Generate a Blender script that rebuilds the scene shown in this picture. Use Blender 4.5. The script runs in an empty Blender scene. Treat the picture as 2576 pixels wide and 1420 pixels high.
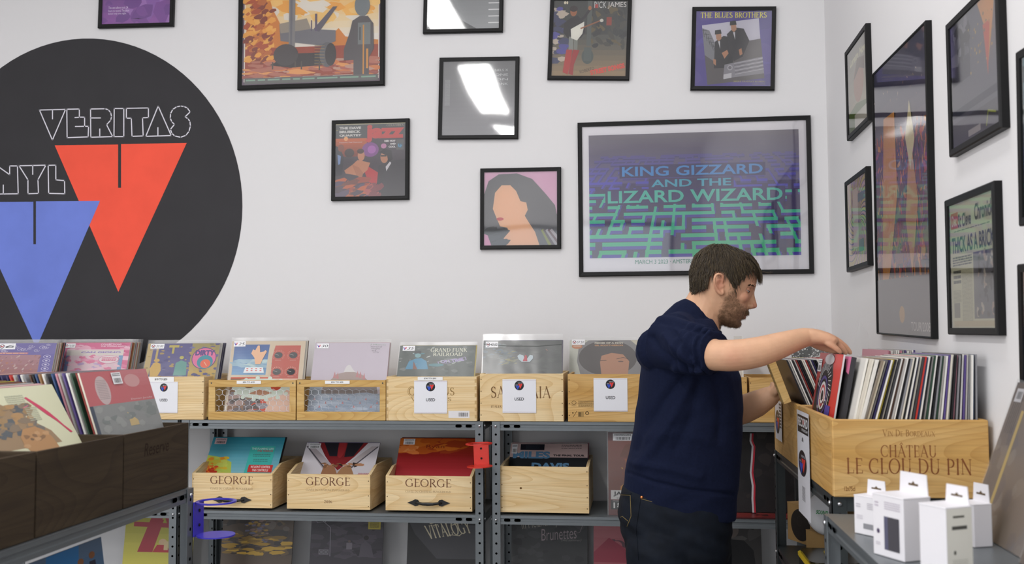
import bpy, bmesh, math, random
import numpy as np
from mathutils import Vector, Matrix
from mathutils.geometry import tessellate_polygon
PI = math.pi
sc = bpy.context.scene
COL = sc.collection
R = math.radians
def rnd(seed): return random.Random(seed)
# ------------------------------------------------------------------ camera
CAMZ = 1.47
F = 2520.0
yaw, pitch, roll = R(7.06), R(3.18), R(0.30)
CR = (Matrix.Rotation(yaw, 3, 'Z') @ Matrix.Rotation(PI/2 + pitch, 3, 'X') @ Matrix.Rotation(-roll, 3, 'Z'))
CP = Vector((0, 0, CAMZ))
def ray(px, py): return CR @ Vector(((px-1288)/F, (710-py)/F, -1))
def on_y(px, py, Y): d = ray(px, py); return CP + d*((Y-CP.y)/d.y)
def on_x(px, py, X): d = ray(px, py); return CP + d*((X-CP.x)/d.x)
def on_z(px, py, Z): d = ray(px, py); return CP + d*((Z-CP.z)/d.z)
def proj(p):
    q = CR.transposed() @ (Vector(p)-CP); return (1288+F*q.x/-q.z, 710-F*q.y/-q.z)
cd = bpy.data.cameras.new('camera'); cam = bpy.data.objects.new('camera', cd); COL.objects.link(cam)
cam.matrix_world = Matrix.Translation(CP) @ CR.to_4x4()
cd.sensor_width = 36; cd.lens = 36*F/2576; cd.clip_start = .05
cd.dof.use_dof = True; cd.dof.focus_distance = 3.45; cd.dof.aperture_fstop = 4.5
sc.camera = cam
# ------------------------------------------------------------------ materials
def lin(c):
    if isinstance(c, str):
        c = c.lstrip('#'); c = [int(c[i:i+2], 16)/255 for i in (0, 2, 4)]
    return tuple((x/12.92 if x <= .04045 else ((x+.055)/1.055)**2.4) for x in c[:3]) + (1,)
def hexmix(a, b, t):
    a = a.lstrip('#'); b = b.lstrip('#')
    return '#' + ''.join('%02x' % int(round(int(a[i:i+2],16)*(1-t)+int(b[i:i+2],16)*t)) for i in (0,2,4))
MATS = {}
def mat(name, col='#808080', rough=.6, metal=0, spec=.5, attr=False, noise=None, bump=None, coat=0):
    if name in MATS: return MATS[name]
    m = bpy.data.materials.new(name); m.use_nodes = True; nt = m.node_tree; b = nt.nodes['Principled BSDF']
    b.inputs['Roughness'].default_value = rough; b.inputs['Metallic'].default_value = metal
    b.inputs['Specular IOR Level'].default_value = spec; b.inputs['Coat Weight'].default_value = coat
    b.inputs['Base Color'].default_value = lin(col)
    src = None
    if attr:
        a = nt.nodes.new('ShaderNodeVertexColor'); a.layer_name = 'Col'; src = a.outputs['Color']
    if noise:   # (scale, amount)
        tc = nt.nodes.new('ShaderNodeTexCoord'); n = nt.nodes.new('ShaderNodeTexNoise')
        n.inputs['Scale'].default_value = noise[0]; n.inputs['Detail'].default_value = 5
        nt.links.new(tc.outputs['Object'], n.inputs['Vector'])
        mr = nt.nodes.new('ShaderNodeMapRange'); mr.inputs['From Min'].default_value = .3; mr.inputs['From Max'].default_value = .7
        mr.inputs['To Min'].default_value = 1-noise[1]; mr.inputs['To Max'].default_value = 1+noise[1]
        nt.links.new(n.outputs['Fac'], mr.inputs['Value'])
        vm = nt.nodes.new('ShaderNodeVectorMath'); vm.operation = 'SCALE'
        if src: nt.links.new(src, vm.inputs[0])
        else: vm.inputs[0].default_value = lin(col)[:3]
        nt.links.new(mr.outputs['Result'], vm.inputs['Scale']); src = vm.outputs['Vector']
    if src: nt.links.new(src, b.inputs['Base Color'])
    if bump:
        tc = nt.nodes.new('ShaderNodeTexCoord'); n = nt.nodes.new('ShaderNodeTexNoise'); n.inputs['Scale'].default_value = bump[0]
        n.inputs['Detail'].default_value = 4
        nt.links.new(tc.outputs['Object'], n.inputs['Vector']); bp = nt.nodes.new('ShaderNodeBump')
        bp.inputs['Strength'].default_value = bump[1]; bp.inputs['Distance'].default_value = bump[2]
        nt.links.new(n.outputs['Fac'], bp.inputs['Height']); nt.links.new(bp.outputs['Normal'], b.inputs['Normal'])
    MATS[name] = m; return m
def clear(name, tint='#ffffff', base=.05, rough=.03, wav=(4, .02), haze=0, gc=1):
    if name in MATS: return MATS[name]
    m = bpy.data.materials.new(name); m.use_nodes = True; nt = m.node_tree; nt.nodes.clear()
    out = nt.nodes.new('ShaderNodeOutputMaterial'); tr = nt.nodes.new('ShaderNodeBsdfTransparent'); tr.inputs[0].default_value = lin(tint)
    gl = nt.nodes.new('ShaderNodeBsdfGlossy'); gl.inputs['Roughness'].default_value = rough; gl.inputs['Color'].default_value = (gc, gc, gc, 1)
    fr = nt.nodes.new('ShaderNodeFresnel'); fr.inputs['IOR'].default_value = 1.45
    ad = nt.nodes.new('ShaderNodeMath'); ad.operation = 'ADD'; ad.inputs[1].default_value = base; ad.use_clamp = True
    mx = nt.nodes.new('ShaderNodeMixShader')
    nt.links.new(fr.outputs[0], ad.inputs[0]); nt.links.new(ad.outputs[0], mx.inputs[0])
    nt.links.new(tr.outputs[0], mx.inputs[1]); nt.links.new(gl.outputs[0], mx.inputs[2])
    fin = mx.outputs[0]
    if haze:
        df = nt.nodes.new('ShaderNodeBsdfDiffuse'); df.inputs[0].default_value = lin('#f0f0f0'); m2 = nt.nodes.new('ShaderNodeMixShader')
        m2.inputs[0].default_value = haze; nt.links.new(fin, m2.inputs[1]); nt.links.new(df.outputs[0], m2.inputs[2]); fin = m2.outputs[0]
    nt.links.new(fin, out.inputs[0])
    tc = nt.nodes.new('ShaderNodeTexCoord'); n = nt.nodes.new('ShaderNodeTexNoise'); n.inputs['Scale'].default_value = wav[0]; n.inputs['Detail'].default_value = 1
    bp = nt.nodes.new('ShaderNodeBump'); bp.inputs['Distance'].default_value = wav[1]; bp.inputs['Strength'].default_value = 1
    nt.links.new(tc.outputs['Object'], n.inputs['Vector']); nt.links.new(n.outputs['Fac'], bp.inputs['Height']); nt.links.new(bp.outputs[0], gl.inputs['Normal'])
    MATS[name] = m; return m
def wood(name, c1, c2, c3, rough=.6, zscale=26, lo=2.0, rings=9.0):
    if name in MATS: return MATS[name]
    m = bpy.data.materials.new(name); m.use_nodes = True; nt = m.node_tree; N = nt.nodes.new; L = nt.links.new
    b = nt.nodes['Principled BSDF']; b.inputs['Roughness'].default_value = rough; b.inputs['Specular IOR Level'].default_value = .3
    tc = N('ShaderNodeTexCoord'); oi = N('ShaderNodeObjectInfo'); mu = N('ShaderNodeMath'); mu.operation = 'MULTIPLY'; mu.inputs[1].default_value = 37
    L(oi.outputs['Random'], mu.inputs[0]); ad = N('ShaderNodeVectorMath'); L(tc.outputs['Object'], ad.inputs[0]); L(mu.outputs[0], ad.inputs[1])
    mp = N('ShaderNodeMapping'); mp.inputs['Scale'].default_value = (lo, lo, zscale); L(ad.outputs[0], mp.inputs['Vector'])
    n1 = N('ShaderNodeTexNoise'); n1.inputs['Scale'].default_value = 1; n1.inputs['Detail'].default_value = 2; L(mp.outputs[0], n1.inputs['Vector'])
    mp2 = N('ShaderNodeMapping'); mp2.inputs['Scale'].default_value = (lo*4, lo*4, zscale*14); L(ad.outputs[0], mp2.inputs['Vector'])
    n2 = N('ShaderNodeTexNoise'); n2.inputs['Scale'].default_value = 1; n2.inputs['Detail'].default_value = 3; L(mp2.outputs[0], n2.inputs['Vector'])
    # growth rings: a smooth field cut into bands
    mp3 = N('ShaderNodeMapping'); mp3.inputs['Scale'].default_value = (1.6, 1.6, 9); L(ad.outputs[0], mp3.inputs['Vector'])
    n3 = N('ShaderNodeTexNoise'); n3.inputs['Scale'].default_value = 1; n3.inputs['Detail'].default_value = 0; L(mp3.outputs[0], n3.inputs['Vector'])
    m3 = N('ShaderNodeMath'); m3.operation = 'MULTIPLY'; m3.inputs[1].default_value = rings*2; L(n3.outputs['Fac'], m3.inputs[0])
    fr = N('ShaderNodeMath'); fr.operation = 'FRACT'; L(m3.outputs[0], fr.inputs[0])
    pw = N('ShaderNodeMath'); pw.operation = 'POWER'; pw.inputs[1].default_value = 3; L(fr.outputs[0], pw.inputs[0])
    cr = N('ShaderNodeValToRGB'); e = cr.color_ramp.elements; e[0].position = .32; e[0].color = lin(c1); e[1].position = .7; e[1].color = lin(c2); L(n1.outputs['Fac'], cr.inputs['Fac'])
    mx = N('ShaderNodeMixRGB'); mx.inputs['Color2'].default_value = lin(c3); L(cr.outputs[0], mx.inputs['Color1'])
    mm = N('ShaderNodeMath'); mm.operation = 'MULTIPLY'; mm.inputs[1].default_value = .45; L(pw.outputs[0], mm.inputs[0]); L(mm.outputs[0], mx.inputs[0])
    mr = N('ShaderNodeMapRange'); mr.inputs['From Min'].default_value = .3; mr.inputs['From Max'].default_value = .7; mr.inputs['To Min'].default_value = .9; mr.inputs['To Max'].default_value = 1.06
    L(n2.outputs['Fac'], mr.inputs['Value']); vm = N('ShaderNodeVectorMath'); vm.operation = 'SCALE'; L(mx.outputs[0], vm.inputs[0]); L(mr.outputs[0], vm.inputs['Scale'])
    L(vm.outputs[0], b.inputs['Base Color'])
    bp = N('ShaderNodeBump'); bp.inputs['Distance'].default_value = .0006; bp.inputs['Strength'].default_value = .4; L(n2.outputs['Fac'], bp.inputs['Height']); L(bp.outputs[0], b.inputs['Normal'])
    MATS[name] = m; return m
M_PRINT = mat('printed_paper', attr=True, rough=.38, spec=.4)
M_MATTE = mat('matte_ink', attr=True, rough=.75, spec=.2)
M_BLACK = mat('black_frame_lacquer', '#0e0e0f', rough=.5, spec=.3)
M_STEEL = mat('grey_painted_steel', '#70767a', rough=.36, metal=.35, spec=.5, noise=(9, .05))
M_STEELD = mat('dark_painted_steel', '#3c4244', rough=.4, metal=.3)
M_BOLT = mat('zinc_bolt', '#c9ccd0', rough=.25, metal=1)
M_HOLE = mat('punched_hole_shadowless', '#101112', rough=.9)
M_PINE = wood('pale_pine', '#e3c592', '#edd6ab', '#c99e5f')
M_PINEG = wood('golden_pine', '#c8a05c', '#dcbb7d', '#a9793a')
M_PINEO = wood('oiled_pine', '#c69a57', '#dcb87d', '#a87a3e', zscale=16)
M_DARKW = wood('dark_stained_wood', '#3a2f22', '#463a2b', '#2a211a', rough=.75, zscale=40)
M_GLASS = clear('frame_glazing', base=.075, rough=.04, wav=(2.2, .0028))
M_POLY = clear('clear_poly_sleeve', base=.0, rough=.2, wav=(9, .004), haze=.07, gc=.6)
M_WHITE = mat('white_paper', '#e9eaee', rough=.6)
# ------------------------------------------------------------------ objects
def tag(o, label=None, cat=None, group=None, kind=None):
    if label: o['label'] = label
    if cat: o['category'] = cat
    if group: o['group'] = group
    if kind: o['kind'] = kind
    return o
def thing(name, label, cat, mw, group=None):
    o = bpy.data.objects.new(name, None); o.empty_display_size = .05; COL.objects.link(o)
    o.matrix_world = mw if isinstance(mw, Matrix) else Matrix.Translation(mw)
    return tag(o, label, cat, group)
class MB:
    def __init__(s): s.v = []; s.f = []; s.m = []; s.c = []
    def face(s, pts, mi=0, col=None):
        n = len(s.v); s.v += [tuple(p) for p in pts]; s.f.append(tuple(range(n, n+len(pts)))); s.m.append(mi); s.c.append(col)
    def mesh(s, vs, fs, mi=0, col=None):
        n = len(s.v); s.v += [tuple(p) for p in vs]
        for f in fs: s.f.append(tuple(i+n for i in f)); s.m.append(mi); s.c.append(col)
        return s
    def box(s, x0, x1, y0, y1, z0, z1, mi=0, M=None, col=None):
        vs = [Vector((x, y, z)) for z in (z0, z1) for y in (y0, y1) for x in (x0, x1)]
        if M: vs = [M @ v for v in vs]
        return s.mesh(vs, [(0,2,3,1),(4,5,7,6),(0,1,5,4),(2,6,7,3),(0,4,6,2),(1,3,7,5)], mi, col)
    def prism(s, pts, axis, a0, a1, mi=0, M=None, col=None):
        """pts: outline (ccw) in the two other axes; axis 'x','y','z'"""
        def mk(p, a):
            v = {'x': (a, p[0], p[1]), 'y': (p[0], a, p[1]), 'z': (p[0], p[1], a)}[axis]
            return M @ Vector(v) if M else v
        n = len(pts); vs = [mk(p, a0) for p in pts] + [mk(p, a1) for p in pts]
        fs = [(i, (i+1) % n, n+(i+1) % n, n+i) for i in range(n)]
        tr = tessellate_polygon([[Vector((p[0], p[1], 0)) for p in pts]])
        fs += [tuple(t) for t in tr] + [tuple(n+i for i in reversed(t)) for t in tr]
        return s.mesh(vs, fs, mi, col)
    def tube(s, path, r, n=8, mi=0, closed=False, col=None, cap=True):
        path = [Vector(p) for p in path]; k = len(path); rr = r if isinstance(r, (list, tuple)) else [r]*k
        vs = []; up = None
        for i, p in enumerate(path):
            a = path[(i-1) % k] if (closed or i) else p; b = path[(i+1) % k] if (closed or i < k-1) else p
            t = (b-a).normalized()
            if up is None: up = t.orthogonal().normalized()
            up = (up - t*up.dot(t)); up = up.normalized() if up.length > 1e-6 else t.orthogonal().normalized()
            w = t.cross(up)
            vs += [p + (up*math.cos(2*PI*j/n) + w*math.sin(2*PI*j/n))*rr[i] for j in range(n)]
        fs = [(i*n+j, i*n+(j+1) % n, ((i+1) % k)*n+(j+1) % n, ((i+1) % k)*n+j) for i in range(k if closed else k-1) for j in range(n)]
        if cap and not closed: fs += [tuple(range(n-1, -1, -1)), tuple((k-1)*n+j for j in range(n))]
        return s.mesh(vs, fs, mi, col)
    def cyl(s, p0, p1, r, n=12, mi=0, col=None): return s.tube([p0, p1], r, n, mi, col=col)
    def lathe(s, prof, n=24, M=None, mi=0):
        vs = [Vector((r*math.cos(2*PI*j/n), r*math.sin(2*PI*j/n), z)) for r, z in prof for j in range(n)]
        if M: vs = [M @ v for v in vs]
        return s.mesh(vs, [(i*n+j, i*n+(j+1) % n, (i+1)*n+(j+1) % n, (i+1)*n+j) for i in range(len(prof)-1) for j in range(n)], mi)
    def loft(s, rings, mi=0, cap=True):
        n = len(rings[0]); vs = [p for r_ in rings for p in r_]
        fs = [(i*n+j, i*n+(j+1) % n, (i+1)*n+(j+1) % n, (i+1)*n+j) for i in range(len(rings)-1) for j in range(n)]
        if cap: fs += [tuple(range(n-1, -1, -1)), tuple((len(rings)-1)*n+j for j in range(n))]
        return s.mesh(vs, fs, mi)
    def build(s, name, mats, parent=None, mw=None, smooth=False, bevel=0, local=None):
        me = bpy.data.meshes.new(name); me.from_pydata(s.v, [], s.f)
        for m in (mats if isinstance(mats, (list, tuple)) else [mats]): me.materials.append(m)
        if any(s.m): me.polygons.foreach_set('material_index', s.m)
        if any(c is not None for c in s.c):
            at = me.color_attributes.new('Col', 'FLOAT_COLOR', 'CORNER'); buf = []
            for f, c in zip(s.f, s.c):
                buf += list(c or (1, 1, 1, 1))*len(f)
            at.data.foreach_set('color', buf)
        if smooth: me.polygons.foreach_set('use_smooth', [True]*len(s.f))
        me.update()
        o = bpy.data.objects.new(name, me); COL.objects.link(o)
        if parent: o.parent = parent
        if local is not None: o.matrix_local = local
        if mw is not None: o.matrix_world = mw
        if bevel:
            b = o.modifiers.new('bevel', 'BEVEL'); b.width = bevel; b.segments = 2; b.limit_method = 'ANGLE'; b.angle_limit = R(50)
        return o
# ------------------------------------------------------------------ lettering
TXT = {}
def text_tris(s, bold=0.0, shear=0.0):
    k = (s, bold, shear)
    if k in TXT: return TXT[k]
    cu = bpy.data.curves.new('t', 'FONT'); cu.body = s; cu.offset = bold; cu.resolution_u = 3; cu.shear = shear
    ob = bpy.data.objects.new('t', cu); sc2.collection.objects.link(ob)
    vl.update(); dg = vl.depsgraph
    me = bpy.data.meshes.new_from_object(ob.evaluated_get(dg), depsgraph=dg)
    me.calc_loop_triangles()
    vs = [(v.co.x, v.co.y) for v in me.vertices]; tr = [tuple(vs[i] for i in t.vertices) for t in me.loop_triangles]
    bpy.data.objects.remove(ob); bpy.data.curves.remove(cu); bpy.data.meshes.remove(me)
    TXT[k] = tr; return tr
sc2 = bpy.data.scenes.new('lettering'); vl = sc2.view_layers[0]
def circ(cx, cy, rx, ry, a0=0, a1=360, n=20): return [(cx+rx*math.cos(R(a0+(a1-a0)*i/n)), cy+ry*math.sin(R(a0+(a1-a0)*i/n))) for i in range(n+1)]
def stroke(pts, w, closed=False):
    """polyline -> quads; w: width or (w0,w1..) per point"""
    out = []; n = len(pts)
    ww = w if isinstance(w, (list, tuple)) else [w]*n
    for i in range(n if closed else n-1):
        a, b = pts[i], pts[(i+1) % n]; dx, dy = b[0]-a[0], b[1]-a[1]; l = math.hypot(dx, dy) or 1e-9; nx, ny = -dy/l, dx/l; wa, wb = ww[i]/2, ww[(i+1) % n]/2
        ex, ey = dx/l*min(wa, wb)*.8, dy/l*min(wa, wb)*.8
        a = (a[0]-ex, a[1]-ey); b = (b[0]+ex, b[1]+ey)
        out.append([(a[0]+nx*wa, a[1]+ny*wa), (a[0]-nx*wa, a[1]-ny*wa), (b[0]-nx*wb, b[1]-ny*wb), (b[0]+nx*wb, b[1]+ny*wb)])
    return out
TK, TN = .125, .045
def _arc(cx, cy, rx, ry, a0, a1, n=16):
    p = circ(cx, cy, rx, ry, a0, a1, n)
    return ('p', p, [TN+(TK-TN)*abs(math.cos(R(a0+(a1-a0)*i/n)))**1.3 for i in range(n+1)])
GL = {
 'A': (.84, [('l',.08,0,.42,1,TN),('l',.40,1,.76,0,TK),('l',.2,.34,.62,.34,TN),('s',.08,0),('s',.76,0)]),
 'B': (.68, [('l',.16,0,.16,1,TK),_arc(.3,.76,.24,.22,-90,90),_arc(.32,.28,.28,.26,-90,90),('l',.16,.98,.32,.98,TN),('l',.16,.53,.32,.53,TN),('l',.16,.02,.34,.02,TN),('s',.16,0),('s',.16,1)]),
 'C': (.82, [_arc(.46,.5,.4,.5,52,308,24),('l',.72,.96,.72,.74,TN),('l',.72,.04,.72,.24,TN)]),
 'D': (.86, [('l',.16,0,.16,1,TK),_arc(.34,.5,.44,.48,-90,90,20),('l',.16,.98,.36,.98,TN),('l',.16,.02,.36,.02,TN),('s',.16,0),('s',.16,1)]),
 'E': (.64, [('l',.16,0,.16,1,TK),('l',.16,.98,.56,.98,TN),('l',.16,.52,.48,.52,TN),('l',.16,.02,.6,.02,TN),('l',.56,.98,.56,.84,TN),('l',.6,.02,.6,.18,TN),('s',.16,0),('s',.16,1)]),
 'F': (.6, [('l',.16,0,.16,1,TK),('l',.16,.98,.56,.98,TN),('l',.16,.52,.46,.52,TN),('l',.56,.98,.56,.84,TN),('s',.16,0),('s',.16,1)]),
 'G': (.9, [_arc(.46,.5,.4,.5,52,318,24),('l',.72,.96,.72,.74,TN),('l',.76,.4,.76,.1,TK),('s',.76,.4)]),
 'H': (.88, [('l',.16,0,.16,1,TK),('l',.72,0,.72,1,TK),('l',.16,.52,.72,.52,TN),('s',.16,0),('s',.16,1),('s',.72,0),('s',.72,1)]),
 'I': (.34, [('l',.17,0,.17,1,TK),('s',.17,0),('s',.17,1)]),
 'K': (.8, [('l',.16,0,.16,1,TK),('l',.16,.4,.62,1,TN),('l',.32,.6,.7,0,TK),('s',.16,0),('s',.16,1),('s',.62,1),('s',.7,0)]),
 'L': (.64, [('l',.16,0,.16,1,TK),('l',.16,.02,.6,.02,TN),('l',.6,.02,.6,.22,TN),('s',.16,0),('s',.16,1)]),
 'M': (1.0, [('l',.14,0,.14,1,TN),('l',.14,1,.48,.1,TK),('l',.48,.1,.84,1,TN),('l',.86,0,.86,1,TK),('s',.14,0),('s',.14,1),('s',.86,0),('s',.86,1)]),
 'N': (.88, [('l',.14,0,.14,1,TN),('l',.14,1,.74,0,TK),('l',.74,0,.74,1,TN),('s',.14,0),('s',.12,1),('s',.74,1)]),
 'O': (.92, [_arc(.46,.5,.4,.5,0,360,32)]),
 'P': (.66, [('l',.16,0,.16,1,TK),_arc(.32,.72,.26,.26,-90,90),('l',.16,.98,.34,.98,TN),('l',.16,.46,.34,.46,TN),('s',.16,0),('s',.16,1)]),
 'R': (.78, [('l',.16,0,.16,1,TK),_arc(.32,.74,.24,.24,-90,90),('l',.16,.98,.34,.98,TN),('l',.16,.5,.34,.5,TN),('l',.34,.5,.7,0,TK),('s',.16,0),('s',.16,1),('s',.72,0)]),
 'S': (.62, [_arc(.3,.75,.2,.24,40,250,14),_arc(.3,.26,.23,.25,90,-140,14),('l',.22,.56,.4,.46,TK),('l',.48,.96,.48,.78,TN),('l',.1,.04,.1,.24,TN)]),
 'T': (.74, [('l',.37,0,.37,1,TK),('l',.04,.98,.7,.98,TN),('l',.04,.98,.04,.8,TN),('l',.7,.98,.7,.8,TN),('s',.37,0)]),
 'U': (.86, [('l',.16,1,.16,.3,TK),_arc(.43,.32,.27,.32,180,360,14),('l',.7,.3,.7,1,TN),('s',.16,1),('s',.7,1)]),
 'V': (.84, [('l',.08,1,.43,0,TK),('l',.43,0,.76,1,TN),('s',.08,1),('s',.76,1)]),
 'X': (.82, [('l',.1,1,.7,0,TK),('l',.7,1,.1,0,TN),('s',.1,1),('s',.7,1),('s',.1,0),('s',.7,0)]),
 'Y': (.8, [('l',.08,1,.4,.48,TK),('l',.4,.48,.72,1,TN),('l',.4,.48,.4,0,TK),('s',.08,1),('s',.72,1),('s',.4,0)]),
 '0': (.6, [_arc(.3,.48,.22,.48,0,360,24)]),
 '1': (.4, [('l',.22,0,.22,.96,TK),('l',.22,.96,.08,.82,TN),('s',.22,0)]),
 '2': (.56, [_arc(.27,.7,.19,.26,165,-20,14),('l',.44,.6,.08,.04,TN),('l',.08,.05,.5,.05,TK)]),
 '6': (.6, [_arc(.3,.3,.2,.28,0,360,20),('p',[(.12,.34),(.16,.66),(.3,.88),(.46,.96)],[TK,TK,TN,TN])]),
 '5': (.56, [('l',.14,.94,.46,.94,TK*.8),('l',.14,.94,.12,.55,TN),_arc(.25,.32,.2,.28,110,-140,14)]),
 '7': (.56, [('l',.08,.92,.5,.92,TK*.8),('l',.5,.92,.2,0,TK*.8)]),
 ' ': (.34, []),
}
def serif_polys(s):
    out = []; x = 0
    for ch in s:
        up = ch.upper(); k = .76 if (ch.islower()) else 1
        if ch in 'âÂ': up = 'A'
        if ch in 'éÉ': up = 'E'
        w, parts = GL.get(up, GL[' '])
        for p in parts:
            if p[0] == 'l': q = stroke([(p[1], p[2]), (p[3], p[4])], p[5])
            elif p[0] == 's':
                q = stroke([(p[1]-.1, p[2]+(.018 if p[2] < .5 else -.018)), (p[1]+.1, p[2]+(.018 if p[2] < .5 else -.018))], .036)
            else: q = stroke(p[1], list(p[2]))
            out += [[(x+a*k, b*k) for a, b in poly] for poly in q]
        if ch in 'âÂ': out += stroke([(x+.26, 1.08), (x+.42, 1.24), (x+.58, 1.08)], .05)
        if ch in 'éÉ': out += stroke([(x+.3, 1.08), (x+.45, 1.25)], .06)
        x += (w+.07)*k
    return out
# ------------------------------------------------------------------ flat printed art: u to the right, v DOWN, both 0..1
class Canvas:
    STEP = 2.5e-5
    def __init__(s, w, h, base=None, matte=False):
        s.w, s.h, s.k = w, h, 0; s.mb = MB(); s.matte = matte; s.clip = (0, 0, 1, 1); s.vs = 1; s.sub = 0
        if base: s.rect(0, 0, 1, 1, base)
    def _tri(s, t, c, lay):
        P = [(p[0], p[1]*s.vs) for p in t] if s.vs != 1 else list(t); x0, y0, x1, y1 = s.clip
        for ax, val, sg in ((0, x0, 1), (0, x1, -1), (1, y0, 1), (1, y1, -1)):
            Q = []
            for i in range(len(P)):
                a, b = P[i-1], P[i]; ia, ib = (a[ax]-val)*sg >= 0, (b[ax]-val)*sg >= 0
                if ia != ib:
                    k = (val-a[ax])/(b[ax]-a[ax]); Q.append((a[0]+(b[0]-a[0])*k, a[1]+(b[1]-a[1])*k))
                if ib: Q.append(b)
            P = Q
            if len(P) < 3: return
        ar = sum(P[i-1][0]*P[i][1]-P[i][0]*P[i-1][1] for i in range(len(P)))
        if abs(ar) < 1e-9: return
        if ar > 0: P = P[::-1]
        s.mb.face([((p[0]-.5)*s.w, -lay*s.STEP, (1-p[1])*s.h) for p in P], 0, c)
    def poly(s, pts, col, new=True):
        if new: s.k += 1; s.sub = 0
        else: s.sub += 1
        kk = s.k+(s.sub % 5)*.2; c = lin(col)
        if len(pts) == 3: s._tri(pts, c, kk); return s
        for t in tessellate_polygon([[Vector((p[0], p[1], 0)) for p in pts]]): s._tri([pts[i] for i in t], c, kk)
        return s
    def rect(s, a, b, c, d, col):
        if s.vs != 1 and d == 1: d = 3
        return s.poly([(a, b), (c, b), (c, d), (a, d)], col)
    def ell(s, cx, cy, rx, ry, col, n=20): return s.poly(circ(cx, cy, rx, ry, 0, 360, n)[:-1], col)
    def line(s, pts, w, col, closed=False, new=True):
        if new: s.k += 1
        for q in stroke([(p[0]*s.w, p[1]*s.h) for p in pts], [x*s.w for x in w] if isinstance(w, (list, tuple)) else w*s.w, closed): s.poly([(p[0]/s.w, p[1]/s.h) for p in q], col, new=False)
        return s
    def ring(s, cx, cy, rx, ry, w, col, n=20): return s.line(circ(cx, cy, rx, ry, 0, 360, n)[:-1], w, col, True)
    def grad(s, a, b, c, d, c0, c1, n=10):
        s.k += 1
        for i in range(n):
            v0, v1 = b+(d-b)*i/n, b+(d-b)*(i+1)/n
            if s.vs != 1 and d == 1 and i == n-1: v1 = 3
            s.poly([(a, v0), (c, v0), (c, v1), (a, v1)], hexmix(c0, c1, i/(n-1)), new=False)
        return s
    def blobs(s, box, cols, n, smin, smax, seed, asp=1, ang=None):
        r = rnd(seed); a, b, c, d = box
        for i in range(n):
            s.k += .22
            cx, cy, q = r.uniform(a, c), r.uniform(b, d), r.uniform(smin, smax); m = r.randint(6, 9); th = r.uniform(0, PI) if ang is None else R(ang)
            pts = []
            for j in range(m):
                t = 2*PI*j/m; rr = q*r.uniform(.6, 1.1); x, y = rr*math.cos(t)*asp, rr*math.sin(t)
                pts.append((cx+x*math.cos(th)-y*math.sin(th), cy+x*math.sin(th)+y*math.cos(th)))
            for j in range(1, m-1): s._tri([pts[0], pts[j], pts[j+1]], lin(r.choice(cols)) if j == 1 else s._lc, s.k) if j > 1 else s._first(pts, r.choice(cols))
        return s
    def _first(s, pts, col): s._lc = lin(col); s._tri(pts[:3], s._lc, s.k)
    def text(s, t, a, b, c, d, col, font='sans', bold=.02, ang=0, shear=0, spacing=None):
        s.k += 1
        if font == 'serif': P = serif_polys(t)
        else: P = text_tris(t, bold, shear)
        if not P: return s
        xs = [p[0] for q in P for p in q]; ys = [p[1] for q in P for p in q]; x0, x1, y0, y1 = min(xs), max(xs), min(ys), max(ys)
        if font == 'serif': y0, y1 = 0, 1
        cx, cy = (a+c)/2*s.w, (b+d)/2*s.h; ca, sa = math.cos(R(ang)), math.sin(R(ang))
        for q in P:
            w = []
            for p in q:
                u = (a + (p[0]-x0)/(x1-x0)*(c-a))*s.w-cx; v = (d - (p[1]-y0)/(y1-y0)*(d-b))*s.h-cy
                w.append(((cx+u*ca-v*sa)/s.w, (cy+u*sa+v*ca)/s.h))
            s.poly(w, col, new=False)
        return s
    def lines(s, a, b, c, d, n, col, seed=0, fill=.5):
        """small unreadable print: n rows of word-like dashes"""
        r = rnd(seed); s.k += 1; h = (d-b)/n
        for i in range(n):
            x = a
            while x < c:
                w = r.uniform(.03, .11)*(c-a)*1.5; x2 = min(c, x+w)
                s.poly([(x, b+h*i), (x2, b+h*i), (x2, b+h*(i+fill)), (x, b+h*(i+fill))], col, new=False); x = x2+.02*(c-a)
        return s
    def barcode(s, a, b, c, d, col='#26262a', seed=0):
        r = rnd(seed); s.k += 1; x = a
        while x < c:
            w = r.choice((.012, .02, .035))*(c-a); s.poly([(x, b), (x+w, b), (x+w, d), (x, d)], col, new=False); x += w+r.choice((.015, .03))*(c-a)
        return s
    def logo(s, cx, cy, rx, ry):
        s.ell(cx, cy, rx, ry, '#15151c', 28)
        f = lambda pts: [(cx+x*rx, cy+y*ry) for x, y in pts]
        s.poly(f([(-.22,-.35),(.72,-.38),(.25,.68)]), '#e2392f'); s.poly(f([(-.78,.02),(.12,.02),(-.33,.9)]), '#2b4fc4')
        s.line(f([(.25,-.37),(.25,-.05)]), rx*.05, '#15151c'); s.line(f([(-.33,.03),(-.33,.33)]), rx*.05, '#15151c')
        s.text('VERITAS', cx-.32*rx, cy-.62*ry, cx+.75*rx, cy-.44*ry, '#d8d8e4', bold=0); s.text('VINYL', cx-.8*rx, cy-.2*ry, cx-.22*rx, cy-.03*ry, '#d8d8e4', bold=0)
        return s
    def build(s, name, parent=None, local=None, y=0, z=0, matr=None):
        loc = Matrix.Translation((0, y, z)) if local is None else local
        return s.mb.build(name, matr or (M_MATTE if s.matte else M_PRINT), parent, local=loc)
def dup(o, parent=None, mw=None):
    c = o.copy(); COL.objects.link(c)
    if parent: c.parent = parent; c.matrix_parent_inverse = Matrix(); c.matrix_local = o.matrix_local
    if mw is not None: c.matrix_world = mw
    return c
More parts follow.
